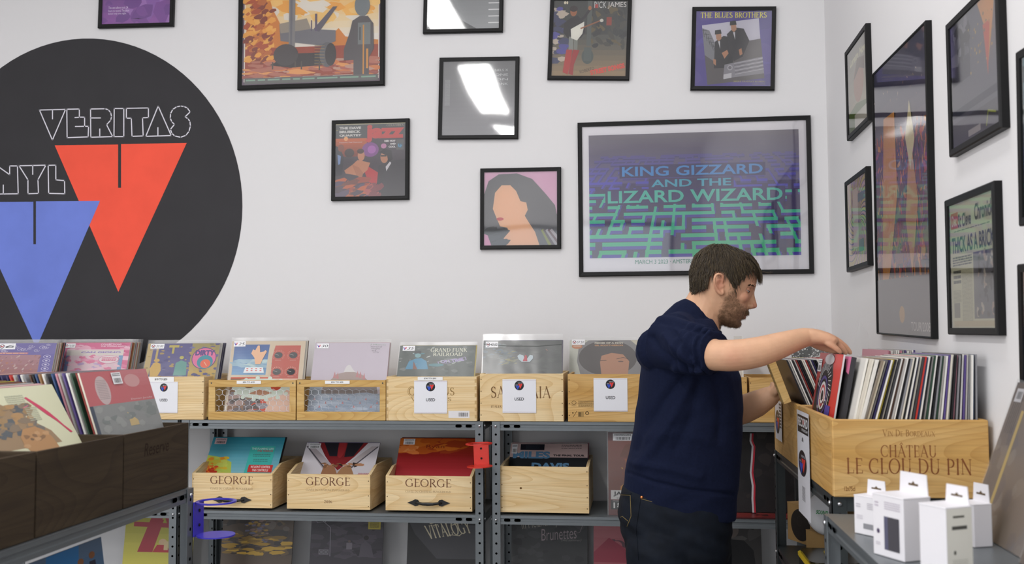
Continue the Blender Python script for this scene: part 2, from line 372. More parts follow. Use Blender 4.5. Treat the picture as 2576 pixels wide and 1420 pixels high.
ORD = ['first','second','third','fourth','fifth','sixth','seventh','eighth','ninth','tenth','eleventh','twelfth','thirteenth','fourteenth','fifteenth','sixteenth','seventeenth','eighteenth','nineteenth','twentieth','twenty-first','twenty-second','twenty-third','twenty-fourth','twenty-fifth','twenty-sixth','twenty-seventh','twenty-eighth','twenty-ninth','thirtieth','thirty-first','thirty-second','thirty-third','thirty-fourth','thirty-fifth','thirty-sixth','thirty-seventh','thirty-eighth','thirty-ninth','fortieth','forty-first','forty-second','forty-third','forty-fourth','forty-fifth','forty-sixth','forty-seventh','forty-eighth']
CNAME = {'#e8e6e0':'white','#d8d2c4':'cream','#1c1c20':'black','#3c3c40':'charcoal','#8c8c90':'grey','#b4b0ac':'pale grey','#2f2a55':'indigo','#5a4a86':'violet','#8a2f2c':'dark red','#c23a30':'red','#c7b23a':'yellow','#2f4a3a':'dark green','#34507e':'blue','#a07850':'tan','#5c4032':'brown','#c98a98':'pink'}
CK = list(CNAME)
# ================================================================== room
D = 4.30; XR = .805; XL = -4.4; YB = -3.6; ZC = 3.75
M_WALL = mat('white_wall_paint', '#e6e5e6', rough=.9, spec=.15, bump=(60, .15, .002))
M_FLOOR = mat('grey_concrete_floor', '#8d8a86', rough=.5, noise=(3, .12))
def struct(name, mb, m, **k): return tag(mb.build(name, m, **k), kind='structure')
b = MB(); b.box(XL-.1, XR+.1, D, D+.12, 0, ZC); struct('wall_back', b, M_WALL)
b = MB(); b.box(XR, XR+.12, YB, D, 0, ZC); struct('wall_right', b, M_WALL)
b = MB(); b.box(XL-.12, XL, YB, D, 0, ZC); struct('wall_left', b, M_WALL)
b = MB(); b.box(XL-.1, XR+.1, YB-.1, D+.1, -.1, 0); struct('floor', b, M_FLOOR)
b = MB(); b.box(XL-.1, XR+.1, YB-.1, D+.1, ZC, ZC+.1); struct('ceiling', b, M_WALL)
# street-side wall with a broad shop window behind the camera
b = MB(); b.box(XL, XR, YB-.12, YB, 0, .5); b.box(XL, XR, YB-.12, YB, 2.9, ZC); b.box(XL, XL+.4, YB-.12, YB, .5, 2.9); b.box(XR-.3, XR, YB-.12, YB, .5, 2.9)
struct('wall_front', b, M_WALL)
b = MB()
for x in (XL+.4, -2.0, -.8, XR-.36): b.box(x, x+.06, YB-.09, YB-.03, .5, 2.9)
b.box(XL+.4, XR-.3, YB-.09, YB-.03, .5, .56); b.box(XL+.4, XR-.3, YB-.09, YB-.03, 2.84, 2.9)
struct('window_1', b, M_BLACK)
b = MB(); b.box(XL, XR, D-.012, D, 0, .1); struct('baseboard_back', b, M_WHITE)
b = MB(); b.box(XR-.012, XR, YB, D-.012, 0, .1); struct('baseboard_right', b, M_WHITE)
def area(name, loc, rot, sx, sy, W, col=(1, 1, 1)):
    l = bpy.data.lights.new(name, 'AREA'); l.shape = 'RECTANGLE'; l.size = sx; l.size_y = sy; l.energy = W; l.color = col
    o = bpy.data.objects.new(name, l); COL.objects.link(o); o.location = loc; o.rotation_euler = rot
    return o
area('daylight_window', (-1.8, YB-.14, 1.7), (R(90), 0, 0), 4.6, 2.3, 36, (.93, .97, 1))
area('daylight_side_window', (XL+.03, -1.5, 1.8), (0, R(-90), 0), 1.8, 3.2, 75, (.97, .98, 1))  # unseen side window, added to brighten the right wall
b = MB()
for y in (-3.15, -1.53, .1): b.box(XL, XL+.05, y, y+.06, .85, 2.75)
b.box(XL, XL+.05, -3.15, .16, .85, .9); b.box(XL, XL+.05, -3.15, .16, 2.7, 2.75); struct('window_2', b, M_BLACK)  # frame bars for the added side light, on a solid wall
M_LAMP = mat('light_housing', '#dddddd', rough=.4)
k = 0
for x in (-3.95, -1.3, .2):
    for y, where in ((-2.3, 'nearest the window'), (-.1, 'in the middle of the room'), (2.3, 'nearest the mural wall')):
        if x > 0 and y < 1: continue  # right row: one fixture, added to lift the right wall's brightness
        t = thing('ceiling_light', 'long white ceiling light, %s row, %s' % ({-3.95: 'left', -1.3: 'middle', .2: 'right'}[x], where), 'light', (x, y, ZC), 'ceiling lights')
        b = MB(); b.box(-.16, .16, -.75, .75, -.07, 0); b.box(-.17, .17, -.76, .76, -.085, -.07); b.build('housing', M_LAMP, t)
        l = area('fluorescent_lamp', (0, 0, 0), (0, 0, 0), .26, 1.46, {(-3.95, 2.3): 8, (-3.95, -.1): 30, (-3.95, -2.3): 26, (-1.3, 2.3): 13, (-1.3, -.1): 66, (-1.3, -2.3): 34, (.2, -.1): 22, (.2, 2.3): 16}[(x, y)], (1, .985, .97)); l.parent = t; l.location = (0, 0, -.088)
w = bpy.data.worlds.new('world'); sc.world = w; w.use_nodes = True
w.node_tree.nodes['Background'].inputs[0].default_value = (.8, .88, 1, 1); w.node_tree.nodes['Background'].inputs[1].default_value = .6
sc.view_settings.view_transform = 'Standard'; sc.view_settings.look = 'None'; sc.view_settings.exposure = -0.06; sc.view_settings.gamma = 1
# ================================================================== painted logo on the back wall
M_MURAL = mat('mural_paint', attr=True, rough=.62, spec=.3, noise=(6, .06))
mural = thing('wall_mural', 'huge painted black disc with red and blue triangles on the back wall', 'mural', (-2.0, D, 1.6))
def wallpoly(name, shapes):
    b = MB()
    for dy, col, pts in shapes:
        P = [on_y(p[0], p[1], D) for p in pts]
        for t in tessellate_polygon([[Vector((q.x, q.z, 0)) for q in P]]):
            tri = [P[i] for i in t]; n = (tri[1]-tri[0]).cross(tri[2]-tri[0])
            if n.y > 0: tri = tri[::-1]
            b.face([(q.x+2.0, -dy, q.z-1.6) for q in tri], 0, lin(col))
    return b.build(name, M_MURAL, mural)
pts = [(222+388*math.cos(R(a)), 518+421*math.sin(R(a))) for a in range(0, 360, 4)]
wallpoly('black_disc', [(.001, '#333235', pts)])
wallpoly('red_triangle', [(.0014, '#fb5a43', [(138,366),(297.5,364),(297.5,473),(305,473),(305,363),(470,360),(298,735)])])
wallpoly('blue_triangle', [(.0018, '#7286dc', [(-76,509),(84.5,508),(84.5,615),(91,615),(91,507),(252,506),(92,876)])])
def c1(*p): return [(x/3.022, y/3.022) for x, y in p]
def strokes(name, L, w):
    sh = []
    for pts, cl in L:
        for q in stroke(pts, w, cl): sh.append((.002, '#e4e2ec', q))
    wallpoly(name, sh)
arc = lambda cx, cy, rx, ry, a0, a1, n: circ(cx, cy, rx, ry, a0, a1, n)
strokes('outlined_lettering', [
 (c1((302,838),(500,833),(400,1066)), True), (c1((401,838),(401,905)), False),
 (c1((510,832),(605,830),(605,892),(645,892),(645,962),(675,962),(672,1042),(512,1048)), True), (c1((572,895),(605,893)), False), (c1((575,963),(645,962)), False),
 (c1((690,830),(800,828),(825,836),(843,858),(850,888),(843,915),(812,950),(858,1040),(692,1045)), True), (c1((692,898),(765,898)), False), (c1((760,982),(760,1040)), False),
 (c1((870,826),(943,826),(943,1040),(868,1040)), True),
 (c1((962,825),(1130,822),(1130,895),(1085,897),(1090,1035),(1005,1038),(1000,900),(962,900)), True),
 (c1((1204,808),(1303,1032),(1110,1038)), True), (c1((1202,972),(1202,1030)), False),
 (c1((1447,852),(1425,822),(1400,811),(1375,808),(1345,813),(1315,833),(1298,865),(1296,900),(1308,928),(1328,947),(1297,985),(1308,1015),(1330,1035),(1375,1045),(1415,1030),(1438,1000),(1449,960),(1445,925),(1430,903),(1408,890)), True),
], 2.6)
strokes('outlined_lettering', [
 ([(-30,418),(-6,418),(25,440),(25,418),(44.6,418),(46.5,488),(-30,489)], True), ([(9,466),(9,488)], False),
 ([(48.6,417.6),(116,416),(96,453),(97.5,487),(71,488),(71,453)], True), ([(83,417),(83,439)], False),
 ([(121.8,416.5),(141,416),(141,453),(163,455),(163.5,488),(123,487)], True),
 ([(-60,418),(-42,418),(-42,489),(-60,489)], True)], 2.6)
# ================================================================== frames
def frame(label, corners, art, plane='y', t=.02, bw=.017, passe=None, glass=True, sq=None):
    """corners TL,TR,BR,BL in photo pixels on the frame's front plane"""
    if plane == 'y': P = [on_y(x, y, D-t) for x, y in corners]
    else: P = [on_x(x, y, XR-t) for x, y in corners]
    TL, TR, BR, BL = P; ex = ((TR-TL)+(BR-BL))/2; ez = ((TL-BL)+(TR-BR))/2; w, h = ex.length, ez.length
    if sq: h = w*sq if sq > 0 else h
    if plane == 'y': roll_ = math.atan2(ex.z, ex.x); Rm = Matrix.Rotation(-roll_, 4, 'Y'); base = Matrix()
    else: roll_ = math.atan2(ex.z, -ex.y); Rm = Matrix.Rotation(-roll_, 4, 'Y'); base = Matrix.Rotation(R(-90), 4, 'Z')
    c = (TL+TR+BR+BL)/4
    if sq: c = (BR+BL)/2 + ez.normalized()*h/2
    if plane == 'y': c.y = D-t
    else: c.x = XR-t
    T = thing('picture_frame', label, 'picture frame', Matrix.Translation(c) @ base @ Rm)
    b = MB(); W, H = w/2, h/2; w2, h2 = W-bw, H-bw; ch = .003
    o = [(-W, -H), (W, -H), (W, H), (-W, H)]; i = [(-w2, -h2), (w2, -h2), (w2, h2), (-w2, h2)]
    o2 = [(x-math.copysign(ch, x), z-math.copysign(ch, z)) for x, z in o]
    for k in range(4):
        n = (k+1) % 4
        b.mesh([(o[k][0], t-.0005, o[k][1]), (o[n][0], t-.0005, o[n][1]), (o[n][0], ch, o[n][1]), (o[k][0], ch, o[k][1]), (o2[k][0], 0, o2[k][1]), (o2[n][0], 0, o2[n][1]), (i[n][0], .0015, i[n][1]), (i[k][0], .0015, i[k][1]), (i[n][0], .009, i[n][1]), (i[k][0], .009, i[k][1])],
               [(0,1,2,3), (3,2,5,4), (4,5,6,7), (7,6,8,9)])
    b.face([(-W, t-.0005, -H), (-W, t-.0005, H), (W, t-.0005, H), (W, t-.0005, -H)])
    b.build('frame_border', M_BLACK, T)
    aw, ah = w2*2, h2*2
    if passe:
        c = Canvas(aw, ah, '#e9e6ea'); c.build('mat_board', T, y=.0082, z=-ah/2)
        l, tp, r_, bt = passe; c = Canvas(aw*(r_-l), ah*(bt-tp)); art(c); c.build('printed_picture', T, y=.0078, z=-ah/2+ah*(1-bt), local=Matrix.Translation((aw*((l+r_)/2-.5), .0078, -ah/2+ah*(1-bt))))
        if isinstance(passe, tuple) and art.__name__ == 'a_maze':
            c = Canvas(aw, ah); c.text('MARCH 3 2023 · AMSTERDAM · MELKWEG', .235, .921, .66, .949, '#2b8a72', bold=.0); c.build('caption', T, y=.0076, z=-ah/2)
    else:
        c = Canvas(aw, ah); art(c); c.build('printed_picture', T, y=.008, z=-ah/2)
    if glass:
        g = MB(); g.face([(-w2, .004, -h2), (w2, .004, -h2), (w2, .004, h2), (-w2, .004, h2)]); g.build('glazing', M_GLASS, T)
    return T
def a_purple(c):
    c.grad(0, 0, 1, 1, '#5a2a7c', '#a05ab4', 12); c.rect(.72, .52, .8, .66, '#e8823a')
    c.blobs((0, .5, 1, 1), ['#9a62b8', '#8a4aa6', '#b07cc6', '#7c3f9c'], 26, .04, .12, 5, 1.6)
    for i, s in enumerate(('The cast album took 24', 'hours to record. The show', 'lasted only one night.')): c.text(s, .09, .74+i*.045, (.38, .4, .36)[i], .775+i*.045, '#e9d8ee', bold=.01)
def a_desert(c):
    c.rect(0, 0, 1, 1, '#6b5368'); c.rect(.012, 0, .99, .97, '#efe8dc'); 
    c.grad(.02, 0, .985, .62, '#f0b84a', '#ece6dd', 10); c.blobs((.1, .0, .95, .4), ['#eeb04a', '#f3cc7c', '#e8e2d8', '#f2c062'], 60, .02, .07, 3, 1.8, 15)
    c.poly([(.02,.55),(.1,.0),(.16,.05),(.22,.3),(.3,.5),(.36,.66),(.02,.8)], '#d98a2e')
    c.poly([(.62,.6),(.7,.5),(.75,.58),(.985,.62),(.985,.8),(.6,.8)], '#d98a2e')
    c.rect(.02, .66, .985, .93, '#a8482a'); c.poly([(.02,.6),(.16,.66),(.3,.68),(.3,.84),(.02,.86)], '#a8482a')
    c.blobs((.02, .1, .22, .8), ['#eeaf45', '#f2bb57', '#b9551f', '#c8742a', '#8f3d22'], 150, .008, .035, 8, 1.5, -40)
    c.blobs((.02, .78, .985, .95), ['#d9884a', '#b96a5a', '#e8a860', '#a8584a', '#c07a62', '#c9a08c'], 120, .006, .03, 9, 3.5, 4)
    c.poly([(.24,.8),(.3,.72),(.62,.72),(.66,.83),(.36,.85),(.2,.82)], '#38312f')
    c.poly([(.27,.44),(.47,.4),(.5,.5),(.68,.52),(.68,.62),(.6,.66),(.28,.6)], '#7c7a80'); c.poly([(.27,.44),(.47,.4),(.5,.5),(.28,.53)], '#a3988a')
    c.rect(.34, .2, .385, .72, '#8f8b8a'); c.poly([(.34,.7),(.385,.7),(.362,.79)], '#c29a62'); c.rect(.35, .2, .365, .7, '#77757c')
    c.poly([(.52,.5),(.66,.3),(.69,.3),(.56,.53)], '#6a6470'); c.rect(.53, .36, .545, .52, '#6b5f78'); c.rect(.5, .42, .508, .52, '#6b5f78')
    c.ell(.32, .73, .09, .1, '#4e4646', 24); c.ell(.62, .74, .055, .115, '#6c6a6e', 24); c.ell(.645, .74, .04, .105, '#3c3636', 24)
    for i in range(14): c.line([(.53+.0, .64+i*.014), (.6, .645+i*.014)], .003, '#b49a6a' if i % 2 else '#55606a')
    c.ell(.87, .3, .055, .1, '#7d8487'); c.poly([(.78,.55),(.8,.44),(.85,.4),(.91,.4),(.95,.47),(.955,.7),(.92,.78),(.92,.94),(.81,.94),(.81,.8),(.74,.8),(.74,.7)], '#5c5659')
    c.rect(.84, .46, .93, .66, '#7f8584'); c.rect(.875, .48, .885, .93, '#d89b45'); c.rect(.9, .7, .915, .88, '#d89b45'); c.rect(.85, .5, .86, .62, '#4a4c50')
    for x, h in ((.22,.06),(.385,.05),(.43,.07),(.56,.08)): c.rect(x, .8, x+.01, .8+h, '#5b5048'); c.ell(x+.005, .8, .005, .008, '#5b5048', 8)
    c.rect(.02, .935, .985, .99, '#6b6a68'); c.lines(.03, .948, .97, .966, 1, '#8fb09c', 4, .8)
def a_grey(seed, dark, light):
    def f(c):
        c.grad(0, 0, 1, 1, dark, light, 16)
        if seed == 2:
            for i in range(5): c.rect(.85, .55+i*.09, 1, .565+i*.09, '#e8e8e8')
            c.poly([(0,1),(.05,.88),(.38,.82),(.7,1)], '#5c5d5e')
            c.line([(.08,.95),(.2,.92),(.5,.97)], .01, '#cfd0d0')
        else:
            for i, s in enumerate(('NELS X', 'ONE', 'ON', 'RANK')): c.text(s, .72, .11+i*.062, .9, .14+i*.062, '#c9c9cc', bold=0)
            c.lines(.03, .25, .1, .6, 30, '#b0b0b2', 2, .4)
    return f
def a_street(c):
    c.rect(0, 0, 1, 1, '#3c3f3c'); c.grad(0, .45, 1, 1, '#55554e', '#a08764', 8)
    c.blobs((0, .1, .16, .8), ['#5450a0', '#3c4066', '#c6b8a8', '#2c2c34'], 40, .02, .05, 1, 2, 0); c.blobs((.5, .05, 1, .6), ['#2e312f', '#47453c', '#6a5c3a', '#333836'], 50, .03, .09, 4, .5)
    c.rect(.46, 0, .52, .6, '#5c625e'); c.ell(.48, .74, .08, .1, '#4c5652'); c.rect(.43, .62, .53, .8, '#56605c'); c.rect(.72, .22, .79, .33, '#9c3c2a')
    c.poly([(.22,.24),(.33,.2),(.42,.3),(.44,.42),(.38,.5),(.2,.5),(.14,.42),(.15,.3)], '#1e1c20'); c.ell(.27, .15, .045, .06, '#a8683e'); c.ell(.27, .11, .055, .04, '#2a1c16')
    c.line([(.35,.28),(.42,.22),(.49,.12)], .035, '#242226'); c.ell(.49, .1, .022, .03, '#b87446')
    c.rect(.22, .48, .28, .66, '#8f928c'); c.rect(.29, .48, .34, .66, '#85887f'); c.poly([(.19,.65),(.27,.65),(.25,.85),(.22,.98),(.15,.95)], '#b8332c'); c.poly([(.28,.65),(.37,.66),(.3,.85),(.29,.99),(.23,.97)], '#a82b28')
    c.poly([(.24,.38),(.42,.28),(.42,.34),(.4,.44),(.33,.53),(.25,.5)], '#e6e4da'); c.line([(.38,.37),(.63,.27)], .018, '#a0623c'); c.ell(.655, .265, .025, .022, '#dcd8cc')
    c.text('RICK', .55, .015, .71, .1, '#e0e0de', bold=.0); c.text('JAMES', .73, .02, .98, .11, '#e8e4e0', bold=.0); c.rect(.56, .05, .6, .1, '#b8352c')
    c.text('STREET SONGS', .52, .87, .99, .94, '#e0503c', bold=.06, ang=-13); c.text('ROBERTO', .38, .9, .58, .94, '#5a4634', bold=0, ang=-16)
    c.ell(.15, .03, .015, .02, '#eadfc4'); c.ell(.18, .03, .012, .02, '#eadfc4')
def a_violet(c):
    c.rect(0, 0, 1, 1, '#4f3e96'); c.blobs((0, 0, 1, 1), ['#4f3e96', '#574599', '#483a8e', '#5a4aa4'], 30, .08, .2, 5)
    c.text('THE BLUES BROTHERS', .06, .02, .93, .09, '#e9e04a', font='serif'); c.text('THE BLUES BROTHERS', .063, .021, .933, .091, '#e9e04a', font='serif')
    q = [(.08,.19),(.83,.1),(.9,.88),(.17,.98)]
    c.poly(q, '#cbc8d4'); f = lambda u, v: (q[0][0]+(q[1][0]-q[0][0])*u+(q[3][0]-q[0][0])*v, q[0][1]+(q[1][1]-q[0][1])*u+(q[3][1]-q[0][1])*v)
    def P(pts, col): c.poly([f(*p) for p in pts], col)
    P([(0,.4),(.3,.42),(.6,.36),(1,.34),(1,1),(0,1)], '#5c5658'); P([(.0,.05),(.12,.1),(.3,.6),(.2,.66),(.0,.5)], '#86868c')
    for i in range(7): c.line([f(.0+.03*i, .08+.07*i), f(.08+.035*i, .1+.07*i)], .006, '#33343a'); c.line([f(.02+.035*i, .06+.07*i), f(.02+.045*i, .2+.07*i)], .006, '#33343a')
    P([(.2,.3),(.36,.22),(.5,.26),(.52,.5),(.46,.76),(.14,.74)], '#232227'); P([(.42,.2),(.55,.1),(.72,.14),(.8,.35),(.66,.6),(.5,.66),(.44,.5)], '#2b2a2f')
    for x, y in ((.27,.19),(.545,.07)):
        P([(x-.045,y-.03),(x+.05,y-.03),(x+.05,y+.07),(x,y+.11),(x-.04,y+.07)], '#b98a6c'); P([(x-.06,y-.01),(x+.06,y-.01),(x+.05,y-.08),(x-.05,y-.08)], '#1b1a1e')
        P([(x-.015,y+.11),(x+.02,y+.11),(x+.01,y+.24)], '#d8d6da')
    P([(.3,.5),(.4,.46),(.42,.52),(.34,.6)], '#c08a68'); P([(.6,.48),(.65,.46),(.66,.56),(.61,.58)], '#c08a68'); P([(.14,.58),(.19,.6),(.18,.7),(.14,.66)], '#c08a68')
    P([(.33,.7),(1,.64),(1,.92),(.28,.93)], '#8f8c94')
    for i in range(7): c.line([f(.5, .7+.03*i), f(1, .665+.03*i)], .006, '#4a484e' if i % 2 else '#c9c6cc')
    c.ell(*f(.42, .76), .035, .035, '#b6b3ba'); c.ell(*f(.42, .76), .022, .022, '#77747a'); P([(.3,.86),(.44,.85),(.43,.93),(.29,.94)], '#c8c6ca')
    c.text('ORIGINAL SOUNDTRACK RECORDING', .51, .925, .93, .945, '#d8d060', font='serif'); c.text('A UNIVERSAL PICTURE', .76, .963, .93, .975, '#b9b28a', bold=0)
def a_club(c):
    c.rect(0, 0, 1, 1, '#453a44'); c.grad(0, .2, .45, .45, '#c8621e', '#8a3c24', 6); c.rect(0, 0, 1, .2, '#4a4b4c'); c.rect(0, 0, 1, .012, '#d8cfa8')
    for i, (s, x) in enumerate((('THE DAVE', .365), ('BRUBECK', .36), ('QUARTET', .37))): c.text(s, .055, .04+i*.052, x, .075+i*.052, '#d8d5d0', bold=.05)
    c.text('CL 699', .008, .08, .03, .09, '#cfc24a', bold=.02); c.text('jazz', .42, .02, .98, .27, '#c93f38', bold=.06); c.text('COLUMBIA', .73, .02, .97, .045, '#b5a890', font='serif')
    c.text('Featuring Paul Desmond', .055, .245, .38, .265, '#d4b8b0', bold=.02)
    for i, s in enumerate(('RED HOT', 'AND', 'COOL')): c.text(s, (.7, .78, .76)[i], .235+i*.04, .86, .26+i*.04, '#e6e2e0', bold=.06)
    c.rect(.87, .23, .975, .37, '#5e5c5c'); c.ell(.922, .315, .038, .038, '#4f6470'); c.text('Lp', .897, .29, .947, .34, '#5fa8d0', bold=.05)
    c.ell(.15, .205, .03, .03, '#e8a868'); c.ell(.5, .36, .12, .1, '#8a4a92'); c.ell(.52, .36, .06, .055, '#b068b4'); c.ell(.69, .315, .04, .035, '#c88ab0')
    c.poly([(0,.3),(.06,.32),(.12,.45),(.1,.7),(0,.72)], '#2c2a34'); c.poly([(.03,.42),(.08,.44),(.07,.55),(.04,.56)], '#7f98c4'); c.ell(.08, .33, .045, .05, '#8c4a30'); c.ell(.2, .4, .07, .06, '#3a2520')
    c.poly([(.28,.52),(.4,.55),(.52,.62),(.62,.68),(.66,.8),(.58,.84),(.47,.8),(.42,.66),(.32,.6)], '#c23034'); c.ell(.37, .44, .05, .075, '#c88a66'); c.ell(.36, .38, .05, .035, '#4a2c20')
    c.poly([(.25,.56),(.32,.5),(.5,.54),(.46,.64),(.36,.72),(.15,.68),(.13,.64)], '#c88a66'); c.poly([(.24,.56),(.34,.6),(.4,.68),(.38,.76),(.3,.7)], '#b87a58')
    c.poly([(.62,.58),(.8,.52),(1,.5),(1,1),(.55,1),(.6,.8)], '#37343a'); c.ell(.7, .47, .055, .08, '#c48a68'); c.poly([(.63,.4),(.7,.35),(.8,.38),(.82,.5),(.76,.54),(.74,.45)], '#232022'); c.rect(.65, .44, .73, .46, '#1c1a1c')
    c.poly([(.72,.6),(.78,.53),(.8,.55),(.73,.66)], '#d8d4d8'); c.blobs((0, .78, .45, 1), ['#c8642c', '#a8482c', '#4c3448', '#7c4030', '#5a4664'], 50, .015, .06, 3, 3, -14)
    c.blobs((.48, .84, .62, 1), ['#b85a54', '#8c4248'], 12, .02, .05, 6, 2, -30)
def a_pink(c):   # plain colour-block portrait stand-in, no likeness
    c.rect(0, 0, 1, 1, '#d9a8c4'); c.poly([(0,.3),(.06,.12),(.2,.03),(.45,.02),(.66,.1),(.84,.3),(.97,.46),(1,.6),(1,1),(.75,1),(0,.95)], '#55555a')
    c.poly([(.15,.28),(.24,.18),(.36,.18),(.44,.26),(.5,.4),(.58,.42),(.6,.52),(.56,.6),(.62,.7),(.7,.82),(.76,1),(.18,1),(.34,.82),(.32,.76),(.22,.74),(.16,.6),(.12,.5)], '#eab68c')
    c.poly([(0,.95),(.02,.8),(.28,.76),(.36,.8),(.2,.98),(.1,1),(0,1)], '#34343a'); c.blobs((.02, .8, .3, .98), ['#26262a', '#3c3c42'], 10, .03, .06, 3, 2.5, -25)
    c.poly([(.0,.84),(.05,.86),(.1,1),(0,1)], '#d98fb6'); c.ell(.22, .64, .05, .022, '#c23a3c')
    for i, q in enumerate(('#8a8f2c', '#5a4a50', '#a8a2a8', '#6b4a4c', '#b0a8ac')): c.poly([(.78+.03*i,.8),(.81+.03*i,.78),(.93+.045*i,1),(.88+.045*i,1)], q)
def a_maze(c):
    c.grad(0, 0, 1, .4, '#77707c', '#68608c', 10); c.grad(0, .4, 1, 1, '#4a3f6e', '#453a62', 8)
    r = rnd(11); NX, NZ = 30, 18
    def pt(i, j):   # grid -> poster, far rows squeezed towards the top
        t = j/NZ; v = .18+.84*t**1.45; k = .52+.5*t**1.2; return (.5+(i/NX-.5)*1.35*k/.8, v)
    def colr(v): return hexmix('#6a62a0', '#5a54c4', min(1, max(0, (v-.2)/.2))) if v < .45 else hexmix('#50c8b0', '#34c08a', min(1, (v-.45)/.5))
    def sidec(v): return hexmix('#5c5684', '#4b3fae', min(1, max(0, (v-.2)/.5)))
    seg = []
    for j in range(NZ+1):
        for i in range(NX+1):
            if r.random() < .62: seg.append((j, i, j, i+1))
            if r.random() < .42 and j < NZ: seg.append((j, i, j+1, i))
    for j in range(NZ+1):
        row = [q for q in seg if q[0] == j]
        for ps in (0, 1):
            c.k += 1
            for (j0, i0, j1, i1) in row:
                a, b_ = pt(i0, j0), pt(i1, j1); w = .006+.016*(a[1]); dp = .006+.024*a[1]
                if j0 == j1:
                    if ps == 0: c.poly([(a[0]-w/2, a[1]+w), (b_[0]+w/2, b_[1]+w), (b_[0]+w/2, b_[1]+w+dp), (a[0]-w/2, a[1]+w+dp)], sidec(a[1]), new=False)
                    else: c.poly([(a[0]-w/2, a[1]-w*.6), (b_[0]+w/2, b_[1]-w*.6), (b_[0]+w/2, b_[1]+w), (a[0]-w/2, a[1]+w)], colr(a[1]), new=False)
                elif ps == 1: c.poly([(a[0]-w*.42, a[1]), (a[0]+w*.42, a[1]), (b_[0]+w*.42, b_[1]), (b_[0]-w*.42, b_[1])], colr(a[1]), new=False)
                else: c.poly([(a[0], a[1]), (a[0]+w*.9, a[1]+dp*.6), (b_[0]+w*.9, b_[1]+dp*.6), (b_[0], b_[1])], sidec(a[1]), new=False)
    for s, x0, y0, x1, y1, q in (('KING GIZZARD', .16, .265, .83, .345, '#4f9ad8'), ('AND THE', .3, .375, .68, .435, '#52b4cc'), ('LIZARD WIZARD', .09, .46, .92, .56, '#56c8b6')):
        c.rect(x0-.012, y0-.012, x1+.012, y1+.014, '#463d6c' if y0 < .4 else '#443a72')
        c.text(s, x0+.004, y0+.012, x1+.004, y1+.012, '#3f376a', bold=.02); c.text(s, x0, y0, x1, y1, q, bold=.02)
def a_flame(c):
    c.rect(0, 0, 1, 1, '#6a5f68'); c.grad(0, 0, 1, .3, '#4a4a6a', '#7a6f80', 6); c.grad(0, .3, 1, .75, '#6a4a68', '#a0605a', 10)
    c.blobs((0, .28, 1, .82), ['#e08838', '#d8584c', '#a8508c', '#f0a850', '#c85a78', '#7c4a94', '#e87840', '#5a4478'], 420, .01, .045, 4, .3)
    c.poly([(.1,.95),(.2,.2),(.42,.2),(.45,.5),(.3,.75)], '#e8a858'); c.blobs((.14, .25, .42, .9), ['#f0b868', '#e89048', '#e8c890'], 60, .01, .03, 9, .3); c.poly([(.6,.6),(.7,.3),(.82,.55),(.7,.8)], '#d8a05c'); c.poly([(.62,.32),(.7,.2),(.78,.34),(.7,.44)], '#e8dcb0')
    c.blobs((0, .1, 1, 1), ['#d8b090', '#c89a78', '#e0c8b0'], 70, .004, .01, 8, .4); c.grad(0, .8, 1, 1, '#8c8486', '#8f8a8c', 4)
    c.ell(.5, .93, .05, .03, '#d8b070'); c.ell(.9, .72, .03, .02, '#d88a4a'); c.text('TOUR/2008', .66, .955, .98, .985, '#e8e4e0', bold=0)
def a_night(c):
    c.rect(0, 0, 1, 1, '#6c6a78'); c.rect(.02, .06, .42, .5, '#4a4858'); c.blobs((.02, .06, .4, .3), ['#6a6878', '#33323c', '#8a8894'], 30, .02, .06, 2, 2)
    c.poly([(.6,0),(.95,0),(.9,.2),(.78,.55),(.72,.2)], '#e0a25a'); c.poly([(.7,.2),(.84,.2),(.78,.6)], '#d8603c'); c.blobs((.4, .1, .9, .5), ['#c8a04a', '#d8b860', '#8a7a5c'], 30, .006, .018, 3)
    c.rect(0, .7, 1, .76, '#3a3c50'); c.rect(0, .8, 1, 1, '#55525e'); c.rect(.34, .92, .6, .97, '#b8b0b0'); c.line([(.72,.96),(.76,.86),(.9,.9)], .015, '#b8c050')
def a_portrait(c):
    c.rect(0, 0, 1, 1, '#b8ae8c'); c.grad(.0, 0, 1, .8, '#a8a498', '#c9c0a4', 6); c.text('Loretta', .12, .1, .58, .2, '#e9e6c0', bold=.05); c.text('Now', .64, .1, .95, .2, '#e9e6c0', bold=.05)
    c.ell(.55, .47, .26, .24, '#c89a80'); c.poly([(.3,.4),(.5,.18),(.85,.25),(.85,.4),(.6,.32)], '#7a6048'); c.poly([(0,.75),(.4,.7),(1,.78),(1,1),(0,1)], '#6f8a3a'); c.rect(.3, .82, .95, 1, '#e4e0d2')
def a_swirl(c):
    c.rect(0, 0, 1, 1, '#4a3a6c')
    for i in range(36):
        pts = [(.55+(.02+.045*k)*math.cos(R(i*10+k*4.5)), .5+(.02+.045*k)*math.sin(R(i*10+k*4.5))) for k in range(17)]
        c.line(pts, [.002+.0045*k for k in range(17)], '#d8c04a' if i % 2 else '#e0b8a0')
    c.rect(.28, .1, .55, .8, '#e6d3c2'); c.rect(.55, .18, .9, .28, '#4a6a78'); c.rect(.55, .72, .8, .86, '#3f8a78')
